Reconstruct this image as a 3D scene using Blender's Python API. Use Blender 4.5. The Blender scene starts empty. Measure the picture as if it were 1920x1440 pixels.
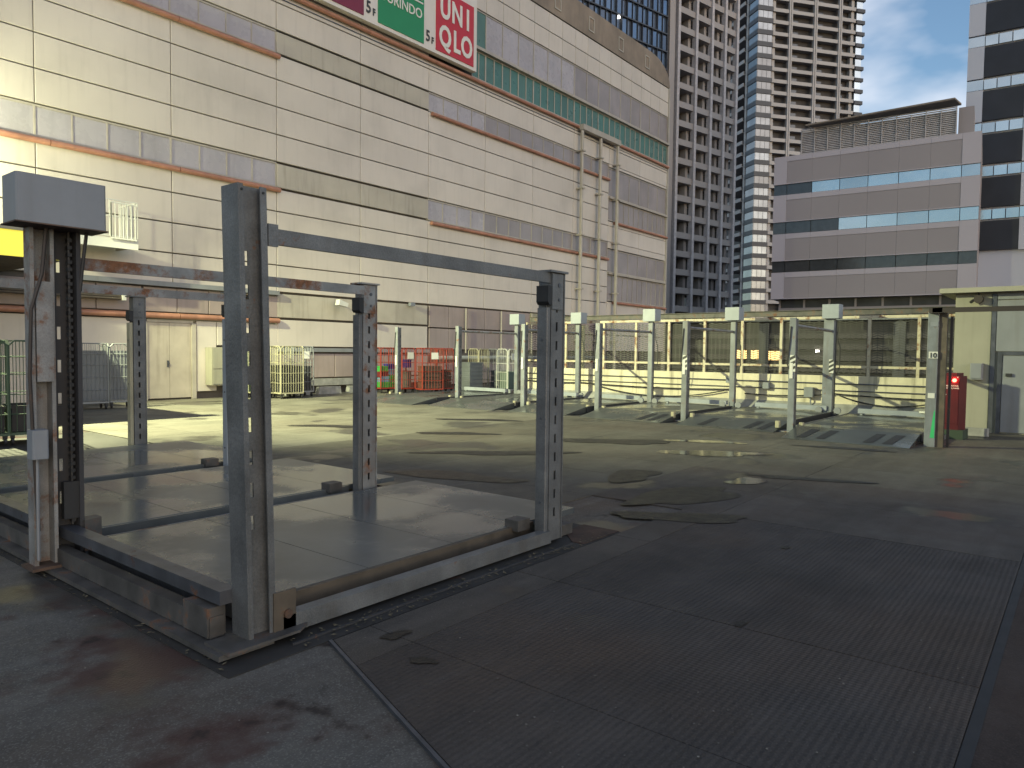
import bpy, math, random
from mathutils import Vector, Matrix
random.seed(7)
R = math.radians
sc = bpy.context.scene
col = sc.collection

# ------------------------------------------------------------------ camera
cam_d = bpy.data.cameras.new('camera'); cam = bpy.data.objects.new('camera', cam_d); col.objects.link(cam)
YAW, PITCH, ROLL = 0.6727, 0.04517, -0.01155
f = Vector((math.cos(PITCH)*math.cos(YAW), math.cos(PITCH)*math.sin(YAW), -math.sin(PITCH)))
r0 = Vector((math.sin(YAW), -math.cos(YAW), 0)); d0 = f.cross(r0)
r = r0*math.cos(ROLL)+d0*math.sin(ROLL); d = -r0*math.sin(ROLL)+d0*math.cos(ROLL)
cam.matrix_world = Matrix(((r.x, -d.x, -f.x, 0), (r.y, -d.y, -f.y, 0), (r.z, -d.z, -f.z, 1.6), (0, 0, 0, 1)))
cam_d.sensor_width = 36; cam_d.lens = 1353.8/1920*36; cam_d.clip_start = 0.05; cam_d.clip_end = 3000
sc.camera = cam

# ------------------------------------------------------------------ world, sun, exposure
SUN_EL, SUN_AZ = R(13), R(-112)          # low sun behind the camera (azimuth from +X, counter-clockwise)
w = bpy.data.worlds.new('World'); sc.world = w; w.use_nodes = True
nt = w.node_tree; N = nt.nodes; L = nt.links; N.clear()
out = N.new('ShaderNodeOutputWorld'); bg = N.new('ShaderNodeBackground'); sky = N.new('ShaderNodeTexSky')
sky.sky_type = 'NISHITA'; sky.sun_disc = False; sky.sun_elevation = SUN_EL; sky.sun_rotation = math.pi/2-SUN_AZ
sky.air_density = 1.1; sky.dust_density = 0.6; sky.ozone_density = 2.6
bg.inputs['Strength'].default_value = 0.15
tc = N.new('ShaderNodeTexCoord'); mp = N.new('ShaderNodeMapping'); mp.inputs['Scale'].default_value = (1, 1, 2.2)
nz = N.new('ShaderNodeTexNoise'); nz.inputs['Scale'].default_value = 3.4; nz.inputs['Detail'].default_value = 5; nz.inputs['Roughness'].default_value = .5
rp = N.new('ShaderNodeValToRGB'); rp.color_ramp.elements[0].position = .46; rp.color_ramp.elements[1].position = .66
rp.color_ramp.elements[0].color = (0, 0, 0, 1); rp.color_ramp.elements[1].color = (.75, .75, .75, 1)
mx = N.new('ShaderNodeMix'); mx.data_type = 'RGBA'; mx.blend_type = 'MIX'
mx.inputs['B'].default_value = (5.6, 5.7, 6.1, 1)
L.new(tc.outputs['Generated'], mp.inputs['Vector']); L.new(mp.outputs[0], nz.inputs['Vector']); L.new(nz.outputs['Fac'], rp.inputs[0])
L.new(rp.outputs[0], mx.inputs['Factor']); L.new(sky.outputs[0], mx.inputs['A'])
L.new(mx.outputs['Result'], bg.inputs[0]); L.new(bg.outputs[0], out.inputs[0])

sun_d = bpy.data.lights.new('sun', 'SUN'); sun = bpy.data.objects.new('sun', sun_d); col.objects.link(sun)
sun_d.energy = 0.48; sun_d.angle = R(45); sun_d.color = (1.0, .84, .74)
sd = Vector((math.cos(SUN_EL+.1)*math.cos(SUN_AZ), math.cos(SUN_EL+.1)*math.sin(SUN_AZ), math.sin(SUN_EL+.1)))
sun.rotation_euler = sd.to_track_quat('Z', 'Y').to_euler()

def spot(name, loc, aim, energy, size, blend, colr, soft=.14):
    dd = bpy.data.lights.new(name, 'SPOT'); oo = bpy.data.objects.new(name, dd); col.objects.link(oo); oo.location = loc
    dd.energy = energy; dd.color = colr; dd.spot_size = R(size); dd.spot_blend = blend; dd.shadow_soft_size = soft
    oo.rotation_euler = (Vector(loc)-Vector(aim)).to_track_quat('Z', 'Y').to_euler()
FL = Vector((4.1, 18.3, 7.6))
spot('flood_lamp', FL, (13, 11.5, 1), 19500, 122, .6, (.98, 1.0, .56), .06)
spot('wall_glow_spot', (3.0, 19.9, 6.0), (8, 22, 5), 2000, 150, .8, (.97, 1.0, .62))  # second spot without a fixture, added to brighten the wall

sc.view_settings.view_transform = 'Standard'; sc.view_settings.look = 'None'; sc.view_settings.gamma = 1
sc.view_settings.use_curve_mapping = False
sc.view_settings.exposure = 0.35

# ------------------------------------------------------------------ materials
MATS = {}
def mat(name, base, rough=.6, metal=0, var=.12, scale=2.0, rust=0, rustcol=(.11, .052, .027), streak=0, bump=0, bscale=60,
        emit=None, estr=0, dirt=0, spec=.5, tint=0, alpha=1, wet=0, fine=0):
    if name in MATS: return MATS[name]
    m = bpy.data.materials.new(name); MATS[name] = m; m.use_nodes = True
    t = m.node_tree; n = t.nodes; l = t.links; b = n['Principled BSDF']
    b.inputs['Roughness'].default_value = rough; b.inputs['Metallic'].default_value = metal
    b.inputs['Specular IOR Level'].default_value = spec
    geo = n.new('ShaderNodeNewGeometry')
    def noise(sc_, det=4, vec=None, rg=.55):
        q = n.new('ShaderNodeTexNoise'); q.inputs['Scale'].default_value = sc_; q.inputs['Detail'].default_value = det
        q.inputs['Roughness'].default_value = rg
        l.new(vec or geo.outputs['Position'], q.inputs['Vector']); return q.outputs['Fac']
    def ramp(src, a, b_):
        q = n.new('ShaderNodeMapRange'); q.inputs['From Min'].default_value = a; q.inputs['From Max'].default_value = b_
        l.new(src, q.inputs['Value']); return q.outputs['Result']
    def mix(fac, A, B, mode='MIX'):
        q = n.new('ShaderNodeMix'); q.data_type = 'RGBA'; q.blend_type = mode
        for k, v in (('Factor', fac), ('A', A), ('B', B)):
            if isinstance(v, (int, float)): q.inputs[k].default_value = v
            elif isinstance(v, tuple): q.inputs[k].default_value = (*v, 1)
            else: l.new(v, q.inputs[k])
        return q.outputs['Result']
    dark = tuple(c*(1-var*1.6) for c in base); lite = tuple(min(1, c*(1+var)) for c in base)
    c = mix(ramp(noise(scale, 5), .3, .7), dark, lite)
    if fine: c = mix(ramp(noise(scale*25, 3), .35, .65), c, mix(fine, c, (0, 0, 0)))
    if tint:
        oi = n.new('ShaderNodeObjectInfo'); c = mix(ramp(oi.outputs['Random'], 0, 1), c, mix(tint, c, (.12, .10, .085)))
    if streak or dirt:
        mp_ = n.new('ShaderNodeMapping'); mp_.inputs['Scale'].default_value = (1, 1, .09)
        l.new(geo.outputs['Position'], mp_.inputs['Vector'])
        if streak: c = mix(ramp(noise(5.5, 5, mp_.outputs[0]), .52, .8), c, mix(streak, c, (.09, .075, .055)))
        if dirt: c = mix(ramp(noise(.55, 6), .5, .75), c, mix(dirt, c, (.05, .045, .04)))
    rf = None
    if rust:
        rf = ramp(noise(5.0, 8, rg=.72), .68-rust*.26, .74-rust*.16)
        c = mix(rf, c, mix(ramp(noise(30, 3), .3, .7), rustcol, tuple(k*1.9 for k in rustcol)))
    l.new(c, b.inputs['Base Color'])
    if wet:
        wf = ramp(noise(.8, 5), .46, .56)
        q = n.new('ShaderNodeMapRange'); l.new(wf, q.inputs['Value']); q.inputs['To Min'].default_value = rough; q.inputs['To Max'].default_value = wet
        l.new(q.outputs['Result'], b.inputs['Roughness'])
    elif rf is not None:
        q = n.new('ShaderNodeMapRange'); l.new(rf, q.inputs['Value']); q.inputs['To Min'].default_value = rough; q.inputs['To Max'].default_value = .9
        l.new(q.outputs['Result'], b.inputs['Roughness'])
    else:
        q = n.new('ShaderNodeMapRange'); l.new(noise(scale*3, 4), q.inputs['Value'])
        q.inputs['To Min'].default_value = max(.02, rough-.12); q.inputs['To Max'].default_value = min(1, rough+.12)
        l.new(q.outputs['Result'], b.inputs['Roughness'])
    if bump:
        bp = n.new('ShaderNodeBump'); bp.inputs['Strength'].default_value = bump; bp.inputs['Distance'].default_value = .01
        l.new(noise(bscale, 3), bp.inputs['Height']); l.new(bp.outputs[0], b.inputs['Normal'])
    if emit:
        b.inputs['Emission Color'].default_value = (*emit, 1); b.inputs['Emission Strength'].default_value = estr
    return m

def floor_mat(name, base, rib=0, wetlo=.46, brown=.5, patch=.35, red=0):
    m = bpy.data.materials.new(name); m.use_nodes = True; t = m.node_tree; n = t.nodes; l = t.links; b = n['Principled BSDF']
    geo = n.new('ShaderNodeNewGeometry'); P = geo.outputs['Position']
    def noise(s, det=5, rg=.55, vec=None):
        q = n.new('ShaderNodeTexNoise'); q.inputs['Scale'].default_value = s; q.inputs['Detail'].default_value = det; q.inputs['Roughness'].default_value = rg
        l.new(vec or P, q.inputs['Vector']); return q.outputs['Fac']
    def mr(src, a, b_, c=0, d_=1):
        q = n.new('ShaderNodeMapRange'); l.new(src, q.inputs['Value'])
        for k, v in zip(('From Min', 'From Max', 'To Min', 'To Max'), (a, b_, c, d_)): q.inputs[k].default_value = v
        return q.outputs['Result']
    def mix(fac, A, B):
        q = n.new('ShaderNodeMix'); q.data_type = 'RGBA'
        for k, v in (('Factor', fac), ('A', A), ('B', B)):
            if isinstance(v, (int, float)): q.inputs[k].default_value = v
            elif isinstance(v, tuple): q.inputs[k].default_value = (*v, 1)
            else: l.new(v, q.inputs[k])
        return q.outputs['Result']
    c = mix(mr(noise(.9), .35, .65), tuple(k*.72 for k in base), tuple(k*1.25 for k in base))
    c = mix(mr(noise(.35, 3), .45, .7, 0, brown), c, (.085, .058, .040))
    c = mix(mr(noise(22, 4, .7), .35, .75, 0, .45), c, tuple(k*.45 for k in base))
    mp9 = n.new('ShaderNodeMapping'); mp9.inputs['Scale'].default_value = (.35, 3.2, 1); mp9.inputs['Rotation'].default_value = (0, 0, .12); l.new(P, mp9.inputs['Vector'])
    c = mix(mr(noise(1.6, 6, .65, mp9.outputs[0]), .50, .72, 0, .38), c, tuple(k*1.7 for k in base))
    c = mix(mr(noise(2.3, 6, .65, mp9.outputs[0]), .55, .74, 0, .5), c, tuple(k*.45 for k in base))
    c = mix(mr(noise(110, 2, .5), .52, .70, 0, .6), c, tuple(k*2.0 for k in base))
    wetm = mr(noise(.62, 4, .5), wetlo+.07, wetlo+.13)          # damp patches with a soft irregular outline
    c = mix(wetm, c, mix(patch+.35, c, (.012, .012, .013)))
    if red: c = mix(mr(noise(.85, 5, .6), .53, .60, 0, red), c, (.060, .027, .022)); c = mix(mr(noise(1.7, 6, .65), .60, .66, 0, .8), c, (.018, .014, .012))
    sp = mr(noise(7, 6, .7), .70, .73); c = mix(sp, c, (.014, .010, .008))
    oi = n.new('ShaderNodeObjectInfo'); c = mix(mr(oi.outputs['Random'], 0, 1, 0, .22), c, tuple(k*.5 for k in base))
    l.new(c, b.inputs['Base Color'])
    rr = n.new('ShaderNodeMix'); rr.data_type = 'FLOAT'; l.new(wetm, rr.inputs['Factor']); l.new(mr(noise(3), .3, .7, .58, .82), rr.inputs['A']); rr.inputs['B'].default_value = .30; b.inputs['Specular IOR Level'].default_value = .22
    l.new(rr.outputs['Result'], b.inputs['Roughness'])
    bp = n.new('ShaderNodeBump'); bp.inputs['Strength'].default_value = .35; bp.inputs['Distance'].default_value = .006
    h = noise(70, 3)
    if rib:
        wv = n.new('ShaderNodeTexWave'); wv.wave_type = 'BANDS'; wv.bands_direction = 'Y'; wv.inputs['Scale'].default_value = 9; wv.inputs['Distortion'].default_value = .25
        wv.inputs['Detail Scale'].default_value = 3
        l.new(P, wv.inputs['Vector'])
        w2 = n.new('ShaderNodeTexWave'); w2.bands_direction = 'X'; w2.inputs['Scale'].default_value = 11; l.new(P, w2.inputs['Vector'])
        ad = n.new('ShaderNodeMath'); ad.operation = 'MULTIPLY_ADD'; l.new(w2.outputs['Fac'], ad.inputs[0]); ad.inputs[1].default_value = .5; l.new(wv.outputs['Fac'], ad.inputs[2])
        a2 = n.new('ShaderNodeMath'); a2.operation = 'MULTIPLY_ADD'; l.new(h, a2.inputs[0]); a2.inputs[1].default_value = .5; l.new(ad.outputs[0], a2.inputs[2]); h = a2.outputs[0]
        bp.inputs['Strength'].default_value = rib; bp.inputs['Distance'].default_value = .008
    l.new(h, bp.inputs['Height']); l.new(bp.outputs[0], b.inputs['Normal'])
    return m

M_WALL = mat('cream_panel', (.55, .50, .435), .55, var=.05, scale=.35, streak=.14, dirt=.16, tint=.10, bump=.1, bscale=8)
M_WALLB = mat('joint_backing', (.11, .095, .08), .9)
M_BAND = mat('olive_band', (.41, .375, .305), .6, var=.08, scale=.5, streak=.4, dirt=.25)
M_PINK = mat('brown_grey_panel', (.30, .245, .225), .6, var=.07, scale=.6, streak=.3, dirt=.2)
M_LAV = mat('lavender_pane', (.36, .335, .35), .28, var=.08, scale=.8, streak=.2, tint=.1)
M_GLASSG = mat('grey_pane', (.27, .24, .235), .22, var=.1, scale=.8, streak=.2, tint=.15)
M_TEAL = mat('teal_pane', (.055, .15, .125), .3, var=.14, scale=.7, tint=.2)
M_TERRA = mat('terracotta_pipe', (.36, .17, .11), .45, var=.15, scale=3, streak=.3)
M_FRAME = mat('beige_frame', (.37, .335, .28), .5, var=.08, streak=.3)
M_PARA = mat('weathered_parapet', (.24, .195, .15), .8, var=.14, scale=.8, streak=.35, dirt=.3)
M_GALV = mat('galvanised_steel', (.150, .155, .157), .48, metal=.25, var=.22, scale=4, rust=.16, streak=.55, bump=.25, bscale=45, fine=.25, dirt=.25)
M_GALVD = mat('galvanised_dark', (.10, .105, .12), .45, metal=.6, var=.2, scale=6, rust=.2)
M_RUSTY = mat('rusty_paint', (.23, .23, .225), .55, metal=.1, var=.2, scale=4, rust=.62, streak=.6, bump=.2, bscale=40, fine=.2)
M_GRIME = mat('grimy_steel', (.085, .08, .075), .6, metal=.2, var=.3, scale=5, rust=.5, streak=.2, dirt=.4)
M_RUST = mat('rust_brown', (.09, .058, .042), .75, metal=.2, var=.3, scale=6, rust=.5)
M_PALE = mat('pale_post_paint', (.175, .19, .205), .45, var=.16, scale=4, rust=.32, streak=.7, fine=.15)
M_BOX = mat('motor_box_paint', (.19, .205, .225), .5, var=.06, scale=3, streak=.25, rust=.02)
M_BOXF = mat('motor_box_pale', (.24, .265, .29), .45, var=.06, scale=3, streak=.2)
M_BLACK = mat('black_rubber', (.015, .015, .016), .6)
M_DKSLOT = mat('dark_channel', (.03, .03, .033), .7, rust=.15)
M_WHITE = mat('white_paint', (.52, .52, .48), .45, var=.05)
M_FENCE = mat('flaking_white_paint', (.48, .43, .31), .55, var=.1, scale=6, rust=.62, rustcol=(.13, .045, .015))
M_MESH = mat('grey_wire', (.055, .055, .05), .5, metal=.4)
M_CONC = mat('parapet_concrete', (.60, .55, .40), .75, var=.1, scale=2, streak=.8, rust=.12, dirt=.25, bump=.15, bscale=30)
M_CURB = mat('curb_concrete', (.26, .26, .24), .8, var=.2, scale=4, bump=.3, bscale=40)
M_PALLET = mat('wet_pallet_plate', (.105, .115, .118), .36, metal=.25, var=.2, scale=1.6, wet=.13, dirt=.2, bump=.05, bscale=40)
M_PALLETF = mat('pallet_grey_paint', (.060, .066, .065), .46, metal=.2, var=.15, scale=1.5, wet=.16, dirt=.3)
M_BROWN = mat('brown_side_rail', (.085, .068, .050), .6, metal=.1, var=.25, scale=5, rust=.3)
M_RED = mat('red_cage', (.22, .025, .012), .5)
M_CREAMC = mat('cream_cage', (.30, .28, .19), .5, rust=.1)
M_GRNC = mat('dark_green_cage', (.05, .085, .05), .5, rust=.1)
M_GREYC = mat('grey_cage', (.20, .21, .22), .45, metal=.3)
M_HUT = mat('hut_cream', (.27, .26, .20), .6, var=.04, streak=.25, dirt=.15)
M_HUTG = mat('hut_grey', (.19, .20, .21), .55, var=.06, streak=.3)
M_CAB = mat('dark_red_cabinet', (.08, .005, .008), .45, var=.15, rust=.12, rustcol=(.05, .01, .008))
M_YEL = mat('yellow_sign', (.82, .72, .045), .5, var=.03)
M_RBAR = mat('rust_streaked_bar', (.20, .21, .21), .55, metal=.1, var=.2, scale=7, rust=.85)
M_DKBRN = mat('dark_brown_beam', (.03, .022, .018), .6, rust=.3)
M_SKYGL = mat('sky_glass', (.60, .66, .68), .07, metal=.8, var=.05, scale=.3, tint=.25)
M_BAYGL = mat('bay_glass', (.36, .37, .37), .12, metal=.6, var=.15, scale=.3, tint=.6)
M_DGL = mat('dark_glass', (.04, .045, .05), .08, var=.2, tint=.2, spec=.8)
M_BLUGL = mat('blue_tower_glass', (.17, .25, .36), .14, metal=.6, var=.15, scale=.2, tint=.6)
M_OFF = mat('office_lilac', (.45, .40, .415), .6, var=.03, scale=.1)
M_OFFD = mat('office_taupe', (.31, .27, .265), .65, var=.03, scale=.1)
M_TWHITE = mat('tower_white', (.42, .395, .375), .6, var=.05, scale=.05)
M_TGREY = mat('tower_grey', (.32, .29, .275), .65, var=.05, scale=.05)
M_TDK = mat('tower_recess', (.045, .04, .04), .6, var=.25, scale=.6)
M_TBLK = mat('tower_black_band', (.05, .052, .06), .45)
M_RW = mat('right_white', (.52, .52, .56), .5, var=.04, scale=.1)
M_RBLK = mat('right_black', (.018, .018, .024), .5, var=.2, scale=.4)
M_LITWIN = mat('lit_window', (.5, .4, .2), .5, emit=(1, .62, .22), estr=1.6)
M_LITW = mat('white_lamp', (.8, .8, .8), .5, emit=(1, .95, .85), estr=9)
M_LITR = mat('red_lamp', (.6, .02, .02), .4, emit=(1, .04, .025), estr=22)
M_GREEN = mat('sign_green', (.012, .20, .075), .45, var=.03)
M_SRED = mat('sign_red', (.42, .018, .03), .45, var=.03)
M_MAR = mat('sign_maroon', (.16, .012, .035), .45, var=.03)
M_SWHT = mat('sign_white', (.60, .56, .51), .5, var=.03, streak=.15)
M_STXT = mat('sign_lettering', (.62, .60, .55), .5, var=.02)
M_BTXT = mat('black_lettering', (.03, .03, .03), .5)
M_CRG = mat('green_crate', (.02, .24, .04), .5); M_CRB = mat('blue_crate', (.012, .02, .15), .5); M_CRL = mat('light_blue_crate', (.09, .24, .33), .5)
M_CRR = mat('dark_red_crate', (.1, .008, .008), .5); M_CRGY = mat('grey_crate', (.10, .11, .12), .5); M_CRGG = mat('grey_green_crate', (.09, .12, .10), .5)
M_STREET = mat('asphalt', (.05, .05, .05), .8)
M_POSTGRN = mat('green_tape', (.03, .35, .12), .5)

# ------------------------------------------------------------------ mesh building
class MB:
    def __init__(s): s.v = []; s.f = []
    def box(s, x0, x1, y0, y1, z0, z1):
        b = len(s.v); s.v += [(x, y, z) for z in (z0, z1) for x, y in ((x0, y0), (x1, y0), (x1, y1), (x0, y1))]
        s.f += [tuple(b+i for i in q) for q in ((3, 2, 1, 0), (4, 5, 6, 7), (0, 1, 5, 4), (1, 2, 6, 5), (2, 3, 7, 6), (3, 0, 4, 7))]; return s
    def cbox(s, x0, x1, y0, y1, z0, z1, c=.01):      # box with its four upright edges chamfered
        return s.prism([(x0+c, y0), (x1-c, y0), (x1, y0+c), (x1, y1-c), (x1-c, y1), (x0+c, y1), (x0, y1-c), (x0, y0+c)], z0, z1)
    def prism(s, pts, z0, z1):
        b = len(s.v); n = len(pts); s.v += [(x, y, z0) for x, y in pts]+[(x, y, z1) for x, y in pts]
        s.f += [tuple(b+i for i in reversed(range(n))), tuple(b+n+i for i in range(n))]
        s.f += [(b+i, b+(i+1) % n, b+n+(i+1) % n, b+n+i) for i in range(n)]; return s
    def prismy(s, pts, y0, y1):                      # outline in x,z drawn out along y
        b = len(s.v); n = len(pts); s.v += [(x, y0, z) for x, z in pts]+[(x, y1, z) for x, z in pts]
        s.f += [tuple(b+i for i in range(n)), tuple(b+n+i for i in reversed(range(n)))]
        s.f += [(b+(i+1) % n, b+i, b+n+i, b+n+(i+1) % n) for i in range(n)]; return s
    def tube(s, p0, p1, r_, n=8):
        p0, p1 = Vector(p0), Vector(p1); a = (p1-p0).normalized()
        u = a.cross(Vector((0, 0, 1)) if abs(a.z) < .9 else Vector((1, 0, 0))).normalized(); v_ = a.cross(u); b = len(s.v)
        for p in (p0, p1):
            s.v += [tuple(p+(u*math.cos(2*math.pi*i/n)+v_*math.sin(2*math.pi*i/n))*r_) for i in range(n)]
        s.f += [(b+i, b+(i+1) % n, b+n+(i+1) % n, b+n+i) for i in range(n)]+[tuple(b+i for i in reversed(range(n))), tuple(b+n+i for i in range(n))]; return s
    def path(s, pts, r_, n=6):
        for a, b in zip(pts, pts[1:]): s.tube(a, b, r_, n)
        return s
    def wire(s, p0, p1, t=.006):                     # thin square bar
        return s.tube(p0, p1, t, 4)
    def quad(s, *p):
        b = len(s.v); s.v += list(p); s.f.append(tuple(range(b, b+len(p)))); return s
    def build(s, name, m, parent=None, o=(0, 0, 0), kind=None, smooth=False):
        me = bpy.data.meshes.new(name); me.from_pydata([(x-o[0], y-o[1], z-o[2]) for x, y, z in s.v], [], s.f); me.update()
        me.materials.append(m)
        if smooth:
            for p in me.polygons: p.use_smooth = True
        ob = bpy.data.objects.new(name, me); col.objects.link(ob)
        if parent: ob.parent = parent
        elif o != (0, 0, 0): ob.location = o
        if kind: ob['kind'] = kind
        return ob
def B(*a): return MB().box(*a)
def tag(o, label, cat, group=None):
    o['label'] = label; o['category'] = cat
    if group: o['group'] = group
    return o
def thing(name, loc, label, cat, group=None, rz=0):
    o = bpy.data.objects.new(name, None); col.objects.link(o); o.location = loc; o.rotation_euler.z = rz; o.empty_display_size = .2
    return tag(o, label, cat, group)
def inst(name, me, parent, loc, rz=0):
    o = bpy.data.objects.new(name, me); col.objects.link(o); o.parent = parent; o.location = loc; o.rotation_euler.z = rz; return o
def mesh(mb, name, m):
    me = bpy.data.meshes.new(name); me.from_pydata(mb.v, [], mb.f); me.update(); me.materials.append(m); return me
def text(name, body, size, m, parent, loc, rot, bold=0, ext=.01, align='LEFT', sx=1.0):
    cu = bpy.data.curves.new('t', 'FONT'); cu.body = body; cu.size = size; cu.offset = bold; cu.extrude = ext; cu.align_x = align; cu.resolution_u = 3
    to = bpy.data.objects.new('t', cu); col.objects.link(to); dg = bpy.context.evaluated_depsgraph_get()
    me = bpy.data.meshes.new_from_object(to.evaluated_get(dg)); bpy.data.objects.remove(to); me.materials.clear(); me.materials.append(m); me.name = name
    o = bpy.data.objects.new(name, me); col.objects.link(o); o.parent = parent; o.location = loc; o.rotation_euler = rot; o.scale = (sx, 1, 1); return o
def structure(o): o['kind'] = 'structure'; return o

# ------------------------------------------------------------------ the setting: street far below, roof deck with its plates
structure(B(-900, 1400, -900, 1400, -15, -14).build('street_ground', M_STREET))
M_CONCF = floor_mat('stained_concrete_floor', (.105, .10, .09), brown=.9, red=.8, wetlo=.42, patch=.2)
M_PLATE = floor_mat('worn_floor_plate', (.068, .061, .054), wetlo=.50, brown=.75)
M_PLATE2 = floor_mat('lamp_lightened_plate', (.135, .128, .105), wetlo=.50, brown=.35)  # colour lightened to paint the flood lamp's pool on the deck
M_PLATE1 = floor_mat('middle_floor_plate', (.085, .079, .066), wetlo=.50, brown=.45)  # in-between tone, a painted step of the lamp pool's falloff
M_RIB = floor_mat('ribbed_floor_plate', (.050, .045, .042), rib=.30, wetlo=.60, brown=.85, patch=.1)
M_BRNF = floor_mat('brown_floor', (.040, .030, .026), brown=.6, wetlo=.5)
deck = structure(B(-9, 20.4, -12, 24, -.6, -.014).build('roof_deck', M_CONCF))
side = B(2.0, 20.3, -12, .325, -.013, -.006).build('side_strip', M_BRNF, deck)
g = .006
ys = [.35, 2.84, 4.30, 5.76, 7.22, 8.68, 10.14, 11.60, 13.06, 14.52, 15.98, 17.44, 18.9, 20.4, 21.9]
xs = [2.72+1.38*k for k in range(-1, 10)]+[15.6, 17.0, 18.4, 19.8]
NX0 = 5.66
for j in range(len(ys)-1):
    y0, y1 = ys[j], ys[j+1]
    for i in range(len(xs)-1):
        x0, x1 = xs[i], xs[i+1]
        if y0 > 3.0 and x1 <= NX0+.05: continue
        if x0 > 14.2 and y0 > 2.5 and y1 < 18: continue
        if y0 > 3.0 and x0 < NX0: x0 = NX0
        Y1 = y1
        mm = M_RIB if (x1 < 4.2+2.8 and y1 < 3.0) else (M_PLATE2 if y0 > 10 else M_PLATE1 if y0 > 4.2 or x0 > 9 else M_PLATE)  # plate colour steps lighter toward the lamp pool
        if j == 1:   # the strip beside the first lift stops short of its beam
            if x0 < 5.5: Y1 = 3.20
            else: Y1 = y1
        dz = random.uniform(-.0015, .0015)
        q = MB()
        if i == 0 and j <= 1:
            xa = {0: (1.45, 2.33), 1: (2.33, 2.46)}[j]
            q.prism([(xa[0], y0+g/2), (x1-g/2, y0+g/2), (x1-g/2, Y1-g/2), (xa[1], Y1-g/2)], -.02, dz)
        elif i == 0: continue
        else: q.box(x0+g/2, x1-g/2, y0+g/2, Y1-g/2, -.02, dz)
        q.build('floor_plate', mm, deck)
# concrete aprons under the two lift groups
M_PIT = mat('lift_pit', (.022, .02, .018), .7, var=.3, scale=3, rust=.3, rustcol=(.05, .02, .012))
B(1.85, NX0-.03, 3.22, 14.5, -.013, -.008).build('lift_bed', M_PIT, deck)
B(14.35, 20.0, -.2, 18, -.013, -.008).build('lift_bed', M_PIT, deck)
# raised edge strip of the ribbed floor
MB().prism([(1.42, .35), (1.44, .35), (2.45, 3.20), (2.43, 3.20)], -.02, .004).build('plate_edge_strip', M_GALVD, deck)
B(1.45, 16, .30, .348, -.016, -.004).build('plate_edge_strip', M_BLACK, deck)
MB().prism([(5.06, 3.24), (5.64, 3.24), (5.64, 3.62), (5.30, 3.60), (5.06, 3.36)], -.008, -.003).build('rust_stained_corner', mat('rust_stained_floor', (.05, .026, .016), .8, var=.4, scale=6), deck)
# litter and dead leaves caught along the first lift's beam
q = MB(); rl_ = random.Random(5)
for k in range(420):
    t_ = rl_.random(); side_ = rl_.random() < .6
    x, y = (2.3+3.2*t_, 3.24+.14*rl_.random()**1.5) if side_ else (1.84+.08*rl_.random(), 3.3+6*t_)
    a = rl_.uniform(0, 6.28); l_ = rl_.uniform(.006, .022); w_ = l_*rl_.uniform(.25, .6); z = -.004+rl_.random()*.008
    ca, sa = math.cos(a), math.sin(a)
    q.quad((x-ca*l_, y-sa*l_, z), (x+sa*w_, y-ca*w_, z+.004), (x+ca*l_, y+sa*l_, z+rl_.random()*.006), (x-sa*w_, y+ca*w_, z+.002))
g_ = MB()
for k in range(1500):
    x, y = rl_.uniform(-.5, 9)**1.0, rl_.uniform(.4, 5.2)
    if x > 1.8 and x < 5.6 and y > 3.2: continue
    l_ = rl_.uniform(.002, .007); a = rl_.uniform(0, 6.28); ca, sa = math.cos(a)*l_, math.sin(a)*l_; z = .003 if x > 1.5 else -.010
    g_.quad((x-ca, y-sa, z), (x+sa, y-ca, z+.003), (x+ca, y+sa, z), (x-sa, y+ca, z+.001))
go_ = g_.build('floor_grit', mat('pale_grit', (.16, .15, .13), .8, var=.6, scale=50)); go_['kind'] = 'stuff'
o = q.build('leaf_litter', mat('dead_leaf', (.12, .10, .06), .8, var=.5, scale=40)); o['kind'] = 'stuff'
# puddles lying on the deck
M_WATER = mat('rain_water', (.03, .028, .025), .10, var=.2, scale=5, spec=.45)
M_DAMP = mat('damp_floor', (.013, .012, .011), .42, var=.3, scale=3, bump=.4, bscale=60, spec=.25)
def puddle(cx, cy, rx, ry, label, rot=0, seed=0, z=.006):
    rnd = random.Random(seed); n = 40; ph = [rnd.uniform(0, 6.28) for _ in range(5)]; am = [.13, .12, .08, .06, .05]
    pts = []
    for i in range(n):
        a = 2*math.pi*i/n; k = 1+sum(am[h]*math.sin((h+2)*a+ph[h]) for h in range(5))
        x, y = rx*k*math.cos(a), ry*k*math.sin(a); pts.append((x*math.cos(rot)-y*math.sin(rot), x*math.sin(rot)+y*math.cos(rot), 0))
    o = MB().quad(*pts).build('puddle', M_WATER if seed in (2, 3, 6) else M_DAMP); o.location = (cx, cy, z); o['kind'] = 'stuff'; o['label'] = label
    return o
puddle(11.3, 6.6, .95, .38, 'long thin rain puddle on the deck in front of the far lifts', R(-60), 1)
puddle(11.0, 4.7, .85, .30, 'rain puddle with bright reflections near the middle of the deck', R(-60), 2)
puddle(12.4, 5.4, .6, .2, 'narrow puddle just behind the bright one', R(-65), 3)
puddle(7.5, 3.5, .85, .34, 'hooked wet patch on the deck plates', R(-15), 24)
puddle(6.5, 3.05, .6, .22, 'wet tongue running toward the plate joint', R(-55), 25)
puddle(8.9, 3.3, .35, .16, 'small round wet patch beyond the hooked one', R(-20), 6)
puddle(9.6, 2.75, .7, .13, 'flat wet patch in the middle of the open deck', R(-70), 7)
puddle(8.7, 7.2, 1.1, .24, 'long damp patch beyond the first lift', R(-48), 8)
puddle(6.7, 6.3, .9, .28, 'damp patch beside the rusty lift post', R(-70), 9)
puddle(10.2, 9.5, .8, .2, 'damp streak in the yellow light', R(-50), 10)
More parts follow.
